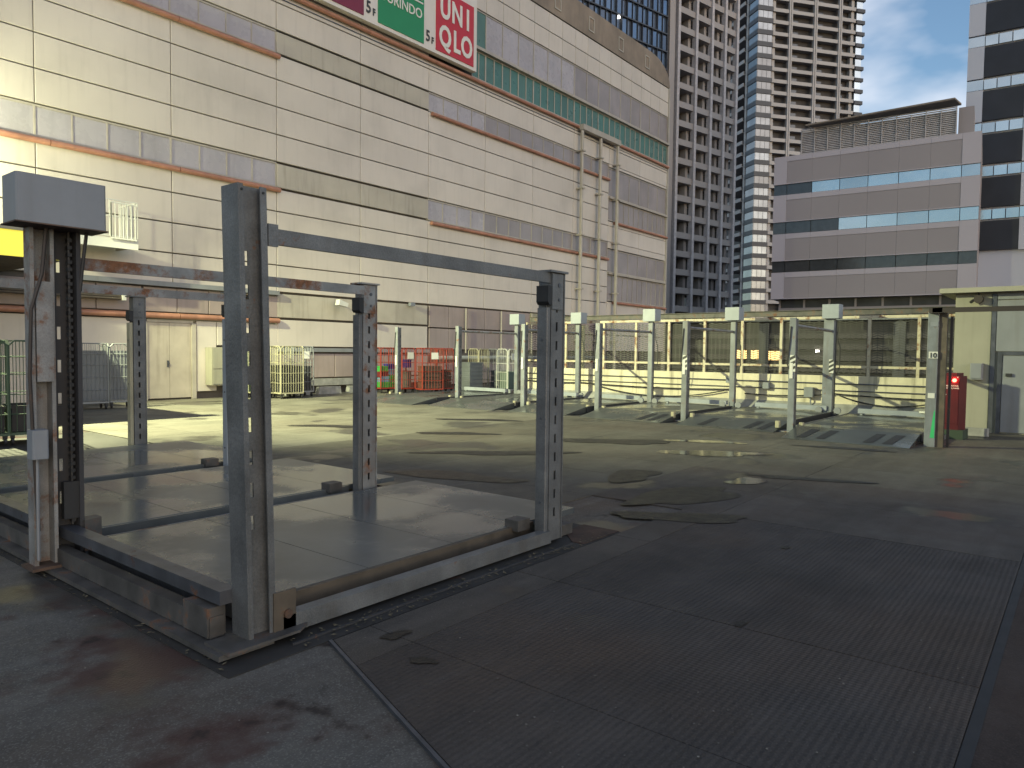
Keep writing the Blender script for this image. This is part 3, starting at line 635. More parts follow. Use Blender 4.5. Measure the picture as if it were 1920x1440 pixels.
NL = ['car lift bay with tall slotted corner post and wet pallet', 'car lift bay behind the motor box, rusty slotted post at its corner', 'car lift bay with pale sleeve post, farthest of the three at the side', ]
NY = [3.5, 5.97, 8.42, 11.15, 13.6]
for i in range(3):
    y0, y1 = NY[i], NY[i+1]; o = (3.6, (y0+y1)/2, 0)
    t = thing('car_lift', o, NL[i], 'car lift', 'rooftop car lifts with slotted posts')
    # pallet
    pz = .15
    pallet_plates(t, o, 2.30, 5.60, y0+.2, y1-.16, pz, M_PALLET, 4)
    for yy in (y0+.2, y1-.16):
        B(2.32, 4.92 if yy < y0+.3 else 5.2, yy-.035 if yy < y0+.3 else yy+.001, yy-.001 if yy < y0+.3 else yy+.035, .03, pz-.004).build('side_rail', M_BROWN if i == 0 else M_PALLET, t, o)
    B(2.2, 2.29, y0+.22, y1-.2, .05, pz+.03).build('end_rail', M_GALV, t, o)
    # base beams along x
    B(2.3, 4.85, y0-.07, y0+.02, .015, .115).build('base_beam', M_GALV if i == 0 else M_RUSTY, t, o)
    if i == 0: B(2.28, 5.0, y0-.19, y0-.175, -.008, .004).build('gutter_strip', M_DKSLOT, t, o)
    # beams along y at the near end
    B(2.02, 2.12, y0+.1, y1-.1, .215, .29).build('drive_beam', M_GALVD, t, o)
    B(1.98, 2.06, y0+.13, y1-.12, .035, .15).build('lower_beam', M_GRIME, t, o)
    B(1.90, 2.22, y0-.1, y1-.09, .0, .03).build('sole_plate', M_GRIME, t, o)
    # posts
    slot_post(t, o, (5.0, 5.09, 5.02)[i], y0, 2.25 if i == 0 else 2.28, M_GALV if i != 1 else M_RUSTY, M_GALV if i != 1 else M_RUSTY, M_GALV if i < 2 else M_BOXF, i == 1)
    if i == 2: slot_post(t, o, 5.05, 11.15, 2.34, M_GALV, M_GALV, M_CREAMC)
    B(4.62, 4.78, y0+.1, y0+.24, .12, .21).build('guide_block', M_GRIME, t, o)
    B(5.06, 5.3, y0+.02, y0+.1, .0, .09).build('foot_block', M_BOXF if i else M_GRIME, t, o)
    if i == 0:
        near_post(t, o, 2.133, 3.53, 2.45)
        B(2.24, 2.38, y0-.07, y0-.055, .03, .26).build('gusset', M_BROWN, t, o)
        MB().tube((2.325, y0-.085, .13), (2.325, y0-.071, .13), .026, 10).build('bolt', M_RUST, t, o)
        B(1.97, 2.075, y0+.14, y0+.40, .04, .2).build('cable_box', M_GRIME, t, o)
        B(2.23, 4.92, y0-.03, y0+.0, 2.165, 2.25).box(2.23, 2.29, y0-.045, y0-.031, 2.15, 2.27).build('crossbar', M_GALV, t, o)
        MB().prism([(1.93, 3.36), (2.36, 3.36), (2.45, 3.42), (2.36, 3.6), (1.93, 3.6)], .03, .045).build('base_plate', M_GRIME, t, o)
    # motor post at y1 end of this bay (x ~ 2)
    yc = y1-.22; x = 2.0
    if i < 3:
        q = MB().box(1.84, 1.99, yc+.08, yc+.095, .03, 2.42).box(1.84, 1.865, yc-.02, yc+.079, .03, 2.42).box(1.965, 1.99, yc-.02, yc+.079, .03, 2.42)
        q.build('post', M_RUSTY if i == 0 else M_GALV, t, o)
        q = MB(); slotted(q, 2.0, 2.13, yc+.08, yc+.09, .03, 2.42, 2.05, .026, .09, .24, .45); q.box(2.13, 2.16, yc-.03, yc+.09, .03, 2.42); q.build('chain_post', M_DKSLOT, t, o)
        q = MB().tube((2.10, yc+.02, .3), (2.10, yc+.02, 2.42), .012, 6)
        for k in range(40): q.box(2.085, 2.115, yc+.0, yc+.04, .32+k*.052, .345+k*.052)
        q.build('chain', M_BLACK, t, o)
        B(2.03, 2.13, yc-.02, yc+.03, .35, .62).build('carriage', M_BLACK, t, o)
        mb_ = MB().cbox(1.71, 2.27, yc-.2, yc+.07, 2.43, 2.75, .012).build('motor_box', M_BOX, t, o)
        B(1.70, 2.28, yc-.21, yc+.08, 2.42, 2.429).build('box_rim', M_RUST, mb_, o)
        MB().path([(1.93, yc-.06, 2.42), (1.90, yc-.06, 2.1), (1.83, yc-.06, 1.85), (1.815, yc-.06, 1.4), (1.83, yc-.06, .9), (1.86, yc-.04, .3)], .012).build('cable', M_DKBRN, t, o)
        MB().path([(2.19, yc-.06, 2.42), (2.17, yc-.04, 2.2), (2.155, yc-.02, 2.0)], .012).build('cable', M_BLACK, t, o)
        MB().cbox(1.80, 1.90, yc-.14, yc-.02, .82, 1.02, .01).tube((1.85, yc-.06, .1), (1.85, yc-.06, .82), .011, 6).build('switch_box', M_BOX, t, o)
        B(1.87, 1.975, yc-.035, yc-.021, 1.35, 2.05).build('cover_plate', M_RUSTY, t, o)
        MB().prism([(2.15, yc-.06), (2.28, yc-.02), (2.28, yc+.1), (2.15, yc+.06)], .1, .33).build('guide_block', M_GRIME, t, o)
        B(1.80, 2.2, yc-.1, yc+.12, .03, .05).build('base_plate', M_RUST, t, o)
        if i < 2: B(2.17, 4.92, y1-.08, y1-.05, 2.17, 2.26).build('crossbar', M_RBAR if i == 0 else M_RUSTY, t, o)

# far lifts
FR = [(14.60, 2.13), (15.25, 4.76), (15.75, 7.37), (16.15, 10.0), (15.9, 12.26), (16.33, 15.15), (16.3, 17.84)]
BK = [None, (19.15, 5.04), (19.2, 7.58), (18.9, 9.92), (19.5, 12.83), (19.35, 15.22), None]
RX = [13.95, 14.85, 14.95, 14.95, 14.8, 14.6]
FLAB = ['car lift bay numbered 10 beside the red cabinet', 'car lift bay between the two hazard striped posts and the next pair', 'car lift bay in front of the rust streaked middle of the parapet',
        'car lift bay fourth from the red cabinet in the back row', 'car lift bay partly behind the near slotted post', 'car lift bay at the end beside the red cage trolleys', 'lone pale lift post in front of the red cage trolleys']
def far_post(t, o, x, y, h):
    MB().cbox(x-.05, x-.0, y-.065, y+.065, .0, h, .006).build('post', M_PALE, t, o)
    q = MB(); slotted(q, x+.001, x+.11, y-.065, y-.055, .02, h-.02, x+.06, .024, .07, .16, .25); q.box(x+.10, x+.11, y-.0545, y+.06, .02, h-.02); q.box(x+.001, x+.099, y+.02, y+.03, .02, h-.02)
    q.build('slotted_channel', M_GALV, t, o)
    MB().path([(x-.065, y+.03, h-.18), (x-.065, y+.05, h-.5), (x-.06, y+.09, h-.95), (x-.06, y+.06, h-1.05)], .012).build('cable', M_BLACK, t, o)
    MB().cbox(x-.07, x-.052, y-.03, y+.04, h-1.25, h-.93, .004).build('warning_plate', M_WHITE, t, o)
    for dy in (-.24, .24): MB().cbox(x-.12, x-.03, y+dy-.045, y+dy+.045, .08, .22, .015).build('sensor', M_CREAMC, t, o)
    B(x-.12, x+.2, y-.2, y+.2, .0, .02).build('base_plate', M_RUSTY, t, o)
for i in range(7):
    x, y = FR[i]; o = (x, y, 0)
    t = thing('car_lift', o, FLAB[i], 'car lift', 'car lifts in the back row')
    if i == 0:
        MB().cbox(x-.05, x+.08, y-.07, y+.10, 0, 2.38, .006).build('post', M_PALE, t, o)
        B(x-.02, x+.12, y-.19, y-.071, 0, 2.36).build('side_channel', M_BROWN, t, o)
        pl = B(x-.06, x-.051, y-.07, y+.07, 1.56, 1.68).build('number_plate', M_WHITE, t, o)
        text('number', '10', .12, M_BTXT, pl, (-.066, .062, 1.575), (R(90), 0, R(-90)), .003, .001)
        B(x-.06, x-.051, y-.06, y+.06, 2.12, 2.2).build('number_plate', M_BOX, t, o)
        B(x-.06, x-.051, y-.045, y+.06, .86, .95).build('sticker', M_WHITE, t, o)
        MB().quad((x-.052, y-.06, .16), (x-.052, y+.01, .16), (x-.052, y-.04, .62), (x-.052, y-.06, .66)).build('green_tape', M_POSTGRN, t, o)
        B(x+.05, x+.09, y-.27, y-.23, 0, 2.3).build('side_channel', M_DKBRN, t, o)
    else:
        far_post(t, o, x, y, 2.36)
    if BK[i]:
        bx, by = BK[i]
        k_ = 2.4 if i == 1 else 1
        MB().cbox(bx-.05, bx+.05*k_, by-.065, by+.075*k_, .0, 2.5, .006).build('back_post', M_PALE, t, o)
        B(bx+.05*k_+.001, bx+.09*k_, by-.065, by+.065, .02, 2.48).build('slotted_channel', M_DKSLOT, t, o)
        MB().cbox(bx-.17, bx+.19, by-.2, by+.2, 2.51, 2.86, .01).build('motor_box', M_BOXF, t, o)
        MB().path([(bx+.02, by-.13, 2.3), (bx+.0, by-.14, 2.0), (bx+.02, by-.2, 1.8), (bx+.03, by-.2, 1.3), (bx+.0, by-.13, 1.1)], .012).build('cable', M_BLACK, t, o)
        MB().wire((x+.12, y, 2.2), (bx-.06, by, 2.2), .035).build('crossbar', M_RUSTY, t, o)
        for dy in (-.22, .22):
            MB().tube((bx-.16, by+dy, .22), (bx-.10, by+dy, .22), .085, 12).build('guide_wheel', M_HUTG, t, o)
        B(bx-.2, bx+.1, by-.2, by+.2, .0, .16).build('base_plate', M_DKSLOT, t, o)
    if i in (1, 2):   # hazard striped plates
        for (px_, py_, zz) in (((x-.052), y-.02, 1.22),) if i == 2 else ((x-.052, y-.02, 1.25), (BK[1][0]-.062, BK[1][1]-.03, 1.15)):
            pl = B(px_-.012, px_, py_-.055, py_+.055, zz, zz+.34).build('hazard_plate', M_WHITE, t, o)
            for k in range(3):
                z = zz+.01+k*.11; MB().quad((px_-.0135, py_+.055, z), (px_-.0135, py_-.055, z+.06), (px_-.0135, py_-.055, z+.12), (px_-.0135, py_+.055, z+.06)).build('stripe', M_BTXT, pl, o)
    if i < 6:
        y0, y1 = y+.22, FR[i+1][1]-.22; rx = RX[i]; pz = .17; xb = 19.3 if i else 19.0
        q = MB(); q.v = [(rx, y0, .01), (rx+1.0, y0, pz), (rx+1.0, y1, pz), (rx, y1, .01), (rx, y0, -.0), (rx+1.0, y0, -.0), (rx+1.0, y1, -.0), (rx, y1, -.0)]
        q.f = [(0, 1, 2, 3), (7, 6, 5, 4), (0, 4, 5, 1), (3, 2, 6, 7), (0, 3, 7, 4), (1, 5, 6, 2)]; q.build('ramp', M_PALLETF, t, o)
        if i < 3:
            for yy in ([y0+.3, y0+.62, y1-.75, y1-.4] if i == 0 else [y0+.25, y0+.55]+([y1-.6] if i == 1 else [])):
                s_ = .16; MB().quad((rx+.15, yy, .01+.15*(pz-.01)+.006), (rx+.8, yy-.1, .01+.8*(pz-.01)+.006), (rx+.8, yy-.1+s_, .01+.8*(pz-.01)+.006), (rx+.15, yy+s_, .01+.15*(pz-.01)+.006)).build('tyre_mark', M_BLACK, t, o)
        pallet_plates(t, o, rx+1.0, xb, y0, y1, pz, M_PALLETF, 3)
        B(rx+1.0, xb, y0-.03, y0-.001, .03, pz+.01).build('side_rail', M_DKSLOT, t, o); B(rx+1.0, xb, y1+.001, y1+.03, .03, pz+.01).build('side_rail', M_GALV, t, o)
        q = MB().cbox(xb-.25, xb-.12, y0+.1, y1-.25, pz+.04, pz+.15, .01); q.box(xb-.22, xb-.15, y0+.14, y0+.2, pz, pz+.04).box(xb-.22, xb-.15, y1-.35, y1-.29, pz, pz+.04)
        q.build('wheel_stop', M_BOXF, t, o)
        B(x-.02, 19.2, y-.03, y+.03, .0, .08).build('base_beam', M_GALV if i == 0 else M_RUSTY, t, o)
tag(MB().prism([(18.62, 2.72), (18.8, 2.62), (18.9, 2.8), (18.72, 2.98)], .3, .34).prism([(18.69, 2.76), (18.79, 2.70), (18.83, 2.80), (18.74, 2.86)], .34, .42).build('paper_scrap', M_WHITE, None, (18.75, 2.8, .3)), 'crumpled white scrap lying on the wheel stop beside post 10', 'litter')

# ------------------------------------------------------------------ hut, red cabinet, beam
ho = (18.2, 1.0, 0)
hut = thing('service_hut', ho, 'small cream and grey service hut with flat roof behind the red cabinet', 'hut')
B(18.2, 21.0, -4.0, 2.28, .0, 2.949).build('wall_core', M_HUT, hut, ho)
B(18.17, 18.199, 1.62, 2.27, .05, 2.60).build('wall_panel', M_HUT, hut, ho); B(18.17, 18.199, 1.62, 2.27, 2.66, 2.93).build('wall_panel', M_HUT, hut, ho)
B(18.15, 18.199, 1.53, 1.61, .0, 2.93).build('corner_trim', M_GALVD, hut, ho)
B(18.16, 18.199, -4, 1.52, 2.66, 2.78).build('wall_panel', M_HUTG, hut, ho); B(18.16, 18.199, -4, 1.52, 2.80, 2.93).build('wall_panel', M_HUTG, hut, ho)
B(18.16, 18.199, -4, 1.52, 1.72, 2.60).build('wall_panel', M_HUTG, hut, ho)
dfr = B(18.15, 18.199, 1.40, 1.48, 0, 1.71).box(18.15, 18.199, .55, 1.399, 1.64, 1.71).build('door_frame', M_GALVD, hut, ho)
hd = B(18.165, 18.199, .60, 1.39, .03, 1.63).build('door', M_HUTG, hut, ho); B(18.12, 18.164, 1.22, 1.33, 1.2, 1.26).build('door_handle', M_BLACK, hd, ho)
B(18.165, 18.199, -4, .54, .03, 1.70).build('wall_panel', M_HUTG, hut, ho)
B(17.9, 21.3, -4.3, 2.55, 2.95, 3.05).build('roof', M_HUT, hut, ho)
eb = MB().cbox(17.98, 18.168, 1.72, 1.95, 1.12, 1.46, .02); tag(eb.box(17.96, 17.979, 1.745, 1.925, 1.15, 1.43).build('switch_box', M_HUTG, None, (18.1, 1.83, 1.2)), 'small cream switch box on the hut wall above the red cabinet', 'switch box')
al = thing('alarm_lamp', (18.1, 1.85, 2.80), 'dark round lamp fixed under the eaves of the hut', 'lamp'); a0 = (18.1, 2.0, 2.45)
MB().tube((18.168, 2.0, 2.46), (18.0, 2.0, 2.46), .085, 12).build('lamp_body', M_DKBRN, al, a0); MB().tube((18.08, 2.0, 2.55), (18.08, 2.0, 2.62), .02, 6).tube((18.0, 2.08, 2.44), (18.05, 2.14, 2.4), .03, 6).build('bracket', M_BLACK, al, a0)
q = B(14.42, 14.5, -6, 2.15, 2.36, 2.44).box(14.42, 14.6, 2.0, 2.2, 2.35, 2.441)
tag(q.build('steel_beam', M_DKBRN, None, (14.46, 1, 2.4)), 'dark rusty steel beam running in front of the hut', 'beam')
ca = thing('red_control_cabinet', (16.5, 2.05, 0), 'dark red control cabinet with a lit red lamp beside post 10', 'cabinet'); co = (16.5, 2.05, 0)
MB().prism([(16.25, 1.92), (16.45, 1.82), (16.68, 1.86), (16.68, 2.24), (16.45, 2.28), (16.25, 2.22)], .18, 1.22).prism([(16.28, 1.97), (16.62, 1.90), (16.62, 2.2), (16.28, 2.17)], 1.22, 1.28).build('body', M_CAB, ca, co)
MB().cbox(16.2, 16.75, 1.80, 2.34, .0, .18, .03).build('plinth', mat('dark_green_plinth', (.03, .05, .03), .8), ca, co)
B(16.235, 16.249, 1.93, 2.21, .3, 1.12).build('door', M_CAB, ca, co)
MB().tube((16.234, 2.0, 1.14), (16.19, 2.0, 1.14), .036, 12).build('signal_lamp', M_LITR, ca, co)
MB().tube((16.234, 1.95, 1.2), (16.22, 1.95, 1.2), .012, 8).build('indicator', M_WHITE, ca, co); MB().tube((16.234, 2.14, .86), (16.22, 2.14, .86), .012, 8).build('lock', M_WHITE, ca, co)
text('lettering', 'CUBE ELEVATOR', .034, M_STXT, ca, (16.228-co[0], 2.19-co[1], 1.02), (R(90), 0, R(-90)), .001, .001); text('lettering', 'CONTROL PANEL', .034, M_STXT, ca, (16.228-co[0], 2.19-co[1], .975), (R(90), 0, R(-90)), .001, .001)
rl_d = bpy.data.lights.new('signal_glow', 'POINT'); rl = bpy.data.objects.new('signal_glow', rl_d); col.objects.link(rl); rl.location = (16.10, 2.0, 1.16); rl_d.energy = .8; rl_d.color = (1, .03, .03); rl_d.shadow_soft_size = .03
tag(MB().cbox(17.2, 17.3, 1.5, 2.3, .0, .16, .03).build('kerb_block', M_CURB, None, (17.25, 1.9, 0)), 'low grey kerb block in front of the hut wall', 'kerb block')

# ------------------------------------------------------------------ roll cages and crates
def cage(x, y, rz, m, label, group, w_=.75, d_=.6, h=1.68, sheet=None, panel_m=None, n=7):
    t = thing('roll_cage', (x, y, 0), label, 'roll cage', group, rz)
    q = B(-w_/2, w_/2, -d_/2, d_/2, .16, .2); q.build('base', m, t)
    for sx in (-1, 1):
        for sy in (-1, 1):
            MB().tube((sx*(w_/2-.06)-.018, sy*(d_/2-.06), .065), (sx*(w_/2-.06)+.018, sy*(d_/2-.06), .065), .062, 10).box(sx*(w_/2-.06)-.03, sx*(w_/2-.06)+.03, sy*(d_/2-.06)-.03, sy*(d_/2-.06)+.03, .11, .159).build('caster', M_BLACK, t)
    for (ax, c, L_, s) in (('x', -d_/2, w_, 0), ('x', d_/2, w_, 1), ('y', -w_/2, d_, 0), ('y', w_/2, d_, 1)):
        q = MB(); P = (lambda u, z: (u, c, z)) if ax == 'x' else (lambda u, z: (c, u, z))
        a = L_/2-.02
        q.path([P(-a, .2), P(-a, h-.08), P(-a+.08, h), P(a-.08, h), P(a, h-.08), P(a, .2)], .014)
        for z in (.5, .82, 1.14, 1.42): q.wire(P(-a, z), P(a, z), .008)
        k = n if ax == 'x' else 5
        for i in range(1, k): u = -a+2*a*i/k; q.wire(P(u, .2), P(u, h-.01), .006)
        q.build('side_frame', m, t)
    if sheet: B(-.17+sheet, .10+sheet, -d_/2-.025, -d_/2-.018, 1.28, 1.52).build('label_sheet', M_WHITE, t)
    if panel_m:
        B(-w_/2+.03, w_/2-.03, -d_/2+.02, -d_/2+.03, .22, 1.5).build('panel', panel_m, t); B(-w_/2+.02, -w_/2+.03, -d_/2+.04, d_/2-.03, .22, 1.5).build('panel', panel_m, t)
    return t
def crate(x, y, z, rz, m, label, group=None, w_=.52, d_=.38, h=.28, lattice=False):
    q = B(-w_/2, w_/2, -d_/2, d_/2, 0, .02)
    for a in ((-w_/2, w_/2, -d_/2, -d_/2+.015), (-w_/2, w_/2, d_/2-.015, d_/2), (-w_/2, -w_/2+.015, -d_/2+.015, d_/2-.015), (w_/2-.015, w_/2, -d_/2+.015, d_/2-.015)): q.box(*a, .02, h)
    q.box(-w_/2-.012, w_/2+.012, -d_/2-.012, -d_/2, h-.05, h); q.box(-w_/2-.012, -w_/2, -d_/2, d_/2, h-.05, h)
    q.box(-w_/2-.006, w_/2+.006, -d_/2-.006, -d_/2, .10, .12)
    o = q.build('crate', m); o.location = (x, y, z); o.rotation_euler.z = rz; return tag(o, label, 'crate', group)
A1 = R(-8)
GC = 'cage trolleys along the cream wall'
cage(13.75, 20.35, A1, M_CREAMC, 'cream wire cage trolley beside the tall slotted post', GC, w_=.8, d_=.9, n=9)
cage(14.55, 20.75, A1, M_GREYC, 'dark cage trolley with a white card beside the cream trolley', GC, sheet=.1)
cage(12.9, 21.45, A1, M_GRNC, 'dark green cage trolley in front of the utility cabinet', GC, w_=.5)
for k in range(2): crate(14.55, 20.75, .21+k*.42, A1, M_BLACK, ['black crate at the bottom of the dark trolley with the card', 'black crate on top in the dark trolley with the card'][k], w_=.62, d_=.48, h=.4)
crate(13.75, 20.35, .21, A1, M_BLACK, 'black crate at the bottom of the cream trolley', w_=.68, d_=.75, h=.85)
cage(13.2, 20.85, A1, M_CREAMC, 'cream wire cage trolley half hidden behind the tall slotted post', GC, w_=.7, d_=.8, n=9)
M_BRC = mat('dark_brown_crate', (.05, .03, .02), .6)
for k in range(4): crate(18.9, 18.95, .21+k*.21, R(-20), M_BRC, ['lowest dark brown crate in the red trolley with white notices', 'second dark brown crate from below in the red trolley with white notices', 'third dark brown crate from below in the red trolley with white notices', 'top dark brown crate in the red trolley with white notices'][k], w_=.7, d_=.5, h=.19)
for k in range(3): crate(19.7, 19.1, .21+k*.23, R(-20), M_BRC, ['lowest crate in the last red trolley', 'middle crate in the last red trolley', 'top crate in the last red trolley'][k], w_=.55, d_=.5, h=.21)
# green nested cages
for k, (x, y) in enumerate(((3.15, 13.95), (3.75, 13.9), (4.35, 13.85))):
    cage(x, y, A1, M_GRNC, ['dark green cage trolley at the edge of the nested row', 'dark green cage trolley in the middle of the nested row', 'dark green cage trolley next to the chain post'][k], 'nested dark green cage trolleys', w_=.62, d_=.9, n=6)
    crate(x, y, .21, A1, M_BLACK, ['black crate in the outermost nested green trolley', 'black crate in the middle nested green trolley', 'black crate in the green trolley next to the chain post'][k], w_=.5, d_=.7, h=.42)
cage(7.7, 19.9, A1, M_GREYC, 'grey cage trolley with solid panels behind the motor post', GC, panel_m=M_CRGY, w_=.7)
cage(8.42, 19.95, A1, M_GREYC, 'grey panelled cage trolley beside the pale sleeve post', GC, panel_m=M_CRGY, w_=.62)
# red cages and coloured crates
cage(18.15, 20.55, A1, M_RED, 'red cage trolley holding green and blue crates', GC)
cage(18.6, 20.0, A1, M_RED, 'red cage trolley with a grey card behind the first pale post', GC, sheet=.12, w_=.6)
cage(18.9, 18.95, R(-20), M_RED, 'red cage trolley with big white notices', GC, sheet=.1, w_=.85)
cage(19.7, 19.1, R(-20), M_RED, 'red cage trolley next to the grey crate stack', GC, w_=.7)
for k, (dx, dz, m, lab) in enumerate(((-.16, .21, M_CRG, 'green crate at the bottom of the red trolley'), (-.16, .42, M_CRL, 'light blue crate over the bottom green one'), (-.22, .60, M_CRR, 'dark red crate under the bright green top crate'), (-.22, .80, M_CRG, 'bright green crate on top in the red trolley'),
                                      (.2, .21, M_CRG, 'green crate at the foot of the second stack in the red trolley'), (.2, .45, M_CRG, 'green crate in the middle of the second stack'), (.2, .69, M_CRL, 'light blue crate in the second stack'), (.2, .88, M_CRB, 'dark blue crate topping the second stack'))):
    crate(18.15+dx, 20.5, dz, A1, m, lab, w_=.34, d_=.36, h=.2)
crate(18.6, 20.0, .95, A1, M_CRB, 'dark blue crate high in the red trolley with the grey card', w_=.4, d_=.36, h=.3); crate(18.6, 20.0, .21, A1, M_CRGG, 'pale green crate low in the red trolley with the grey card', w_=.4, d_=.36, h=.6)
# grey crates stack and cages near the fence corner
for k in range(8): crate(20.3, 18.15, .02+k*.145, A1, M_CRGY, ['bottom grey crate of the tall stack beside the pale lift post', 'grey crate second from the bottom of the tall stack', 'grey crate third from the bottom of the tall stack', 'grey crate fourth from the bottom of the tall stack', 'grey crate fourth from the top of the tall stack', 'grey crate third from the top of the tall stack', 'grey crate second from the top of the tall stack', 'topmost grey crate of the tall stack beside the pale lift post'][k], 'stacked grey crates beside the lift post', w_=.62, d_=.6, h=.14)
cage(20.9, 18.3, A1, M_CREAMC, 'cream cage trolley behind the grey crate stack', GC, w_=.55)
cage(21.6, 17.9, A1, M_GREYC, 'grey cage trolley beside the cream one near the fence corner', GC, w_=.6)
cage(21.15, 17.05, A1, M_WHITE, 'white cage trolley with a card at the fence corner', GC, sheet=.05, w_=.62)
crate(21.13, 16.95, .22, A1, M_CRGG, 'grey green lattice crate in the white trolley', w_=.56, d_=.5, h=.62)
for k in range(3): crate(21.5, 17.75, .22+k*.22, A1, M_CRGY, ['grey crate at the bottom of the grey trolley', 'grey crate in the middle of the grey trolley', 'grey crate on top in the grey trolley'][k], w_=.5, d_=.42, h=.2)

# ------------------------------------------------------------------ buildings beyond
def frame(name, px, py, az, label, cat='building'):
    return thing(name, (px, py, 0), label, cat, None, R(az))
# office block: local x runs along its face to the right, y goes inward
of = frame('office_building', 80, 27.5, -84.6, 'low lilac office block with glass bands and a louvred roof screen')
B(0, 18.95, .4, 22, 7.62, 23.05).build('wall_core', M_OFFD, of)
fl_rows = [(22.95, 20.05), (18.82, 16.0), (14.65, 11.8), (10.5, 7.7)]
segs = [0, 1.36, 3.9, 6.62, 9.29, 12.05, 14.79, 17.4, 18.95]
for z1, z0 in fl_rows:
    for a, b in zip(segs, segs[1:]):
        m = M_OFF if (a < 1 or b > 18) else None
        if m: B(a+.006, b-.006, -.12, .4, z0, z1).build('wall_panel', m, of)
        else:
            B(a+.006, b-.006, -.12, .4, z1-.55, z1).build('wall_panel', M_OFF, of)
            B(a+.006, b-.006, -.08, .39, z0, z1-.56).build('wall_panel', M_OFFD, of)
    B(-.02, 18.97, -.16, .38, z0-.08, z0-.005).build('sill_trim', M_OFF, of)
for z1, z0 in ((19.96, 18.86), (15.9, 14.7), (11.72, 10.54)):
    for a, b in zip(segs, segs[1:]):
        B(a+.03, b-.03, .02, .3, z0, z1).build('window', M_DGL if z1 < 12 or (z1 > 18 and b < 4) or (z1 < 17 and b < 7) else M_SKYGL, of)  # dark left panes of the upper two rows paint in a reflected tower
B(.6, 18.6, 1.2, 22, -14, 7.6).build('lower_storey', mat('dark_storey', (.05, .05, .05), .6, var=.3, scale=.5), of)  # plain dark base colour for the set-back glazed storey
for k in range(8): B(.6+k*2.55, .8+k*2.55, 1.05, 1.19, -14, 7.6).build('mullion', M_OFFD, of)
for z in (6.2, 4.4, 2.2): B(.6, 18.6, 1.0, 1.04, z, z+.5).build('spandrel', M_OFFD, of)
MT = mat('screen_louvre', (.46, .42, .40), .6)
q = MB(); B(2.3, 16.8, 2.2, 2.3, 23.1, 25.9).build('screen_back', mat('screen_backing', (.22, .20, .19), .8), of)  # plain darker backing behind the louvres
lm = mesh(MB().prism([(0, 0), (14.6, 0), (14.6, .12), (0, .12)], -.05, .05), 'louvre', MT)
for k in range(17): inst('louvre', lm, of, (2.2, 2.02, 23.2+k*.185))
for k in range(12): B(2.3+k*1.31, 2.38+k*1.31, 1.9, 2.01, 23.06, 26.2 if k % 2 else 26.0).build('screen_post', MT, of)
q = MB(); q.v = [(2.9, .9, 26.35), (16.6, .9, 26.75), (17.0, 6, 27.6), (3.4, 6, 27.2), (2.9, .9, 26.2), (16.6, .9, 26.6), (17.0, 6, 27.4), (3.4, 6, 27.0)]
q.f = [(0, 1, 2, 3), (7, 6, 5, 4), (0, 4, 5, 1), (1, 5, 6, 2), (2, 6, 7, 3), (3, 7, 4, 0)]; q.build('roof_canopy', M_PARA, of)
B(16.9, 18.2, 3.0, 8, 23.05, 26.3).build('stair_head', M_OFFD, of)

# tower with dark panels at the right
rt = frame('striped_tower', 95, 11.6, -84.6, 'tall white tower with black panels and pale glass strips')
B(-.05, 24, .3, 20, -14, 52).build('wall_core', M_RW, rt)
for k in range(-1, 8):
    zb = 18.05+4.72*k
    for (a, b) in ((1.5, 5.25), (6.3, 10.5), (11.5, 15.5)):
        B(a, b, -.1, .29, zb, zb+3.2).build('dark_panel', M_RBLK, rt)
        for c in range(3): B(a+(b-a)/3*c+.05, a+(b-a)/3*(c+1)-.05, .0, .28, zb+3.42, zb+4.45).build('window', M_SKYGL, rt)
    for (a, b) in ((-.05, 1.48), (5.27, 6.28), (10.52, 11.48)):
        B(a, b, -.12, .29, zb-.1, zb+3.35).build('wall_panel', M_RW, rt); B(a, b, -.02, .28, zb+3.42, zb+4.5).build('window', M_SKYGL, rt)

# grid tower
t2 = frame('balcony_tower', 104.4, 52.73, -13.6, 'grey residential tower with vertical fins and deep balconies behind the store')
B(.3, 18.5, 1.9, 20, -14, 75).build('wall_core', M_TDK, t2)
fins = [1.9, 6.3, 10.3, 13.8, 17.1]
for x in fins: B(x-.28, x+.28, -.45, .35, -14, 75).build('fin', mat('fin_pale', (.44, .41, .41), .6), t2)
B(.0, 1.3, -.1, 1.9, -14, 75).build('corner_column', M_TGREY, t2)
fl2 = 2.93
for k in range(-2, 24):
    z = 8.3+k*fl2
    for a, b in zip([1.3]+fins, fins):
        if b-a < 1: continue
        B(a+.29, b-.29, -.15, .3, z, z+.95).build('balcony_rail', M_TGREY, t2)
        B(a+.29, b-.29, .31, 1.88, z-.02, z+.12).build('balcony_slab', M_TGREY, t2)
        q = B(a+.29, a+(b-a)*.55, 1.80, 1.89, z+.12, z+2.5); q.build('window', M_DGL if random.random() > .06 else M_SKYGL, t2)
        B(b-.9, b-.29, .7, 1.88, z+.12, z+fl2-.03).build('side_wall', M_TGREY, t2)
    MB().tube((-.35, .6, z+.2), (-.35, .6, z+.9), .55, 8).build('corner_planter', M_TBLK, t2)
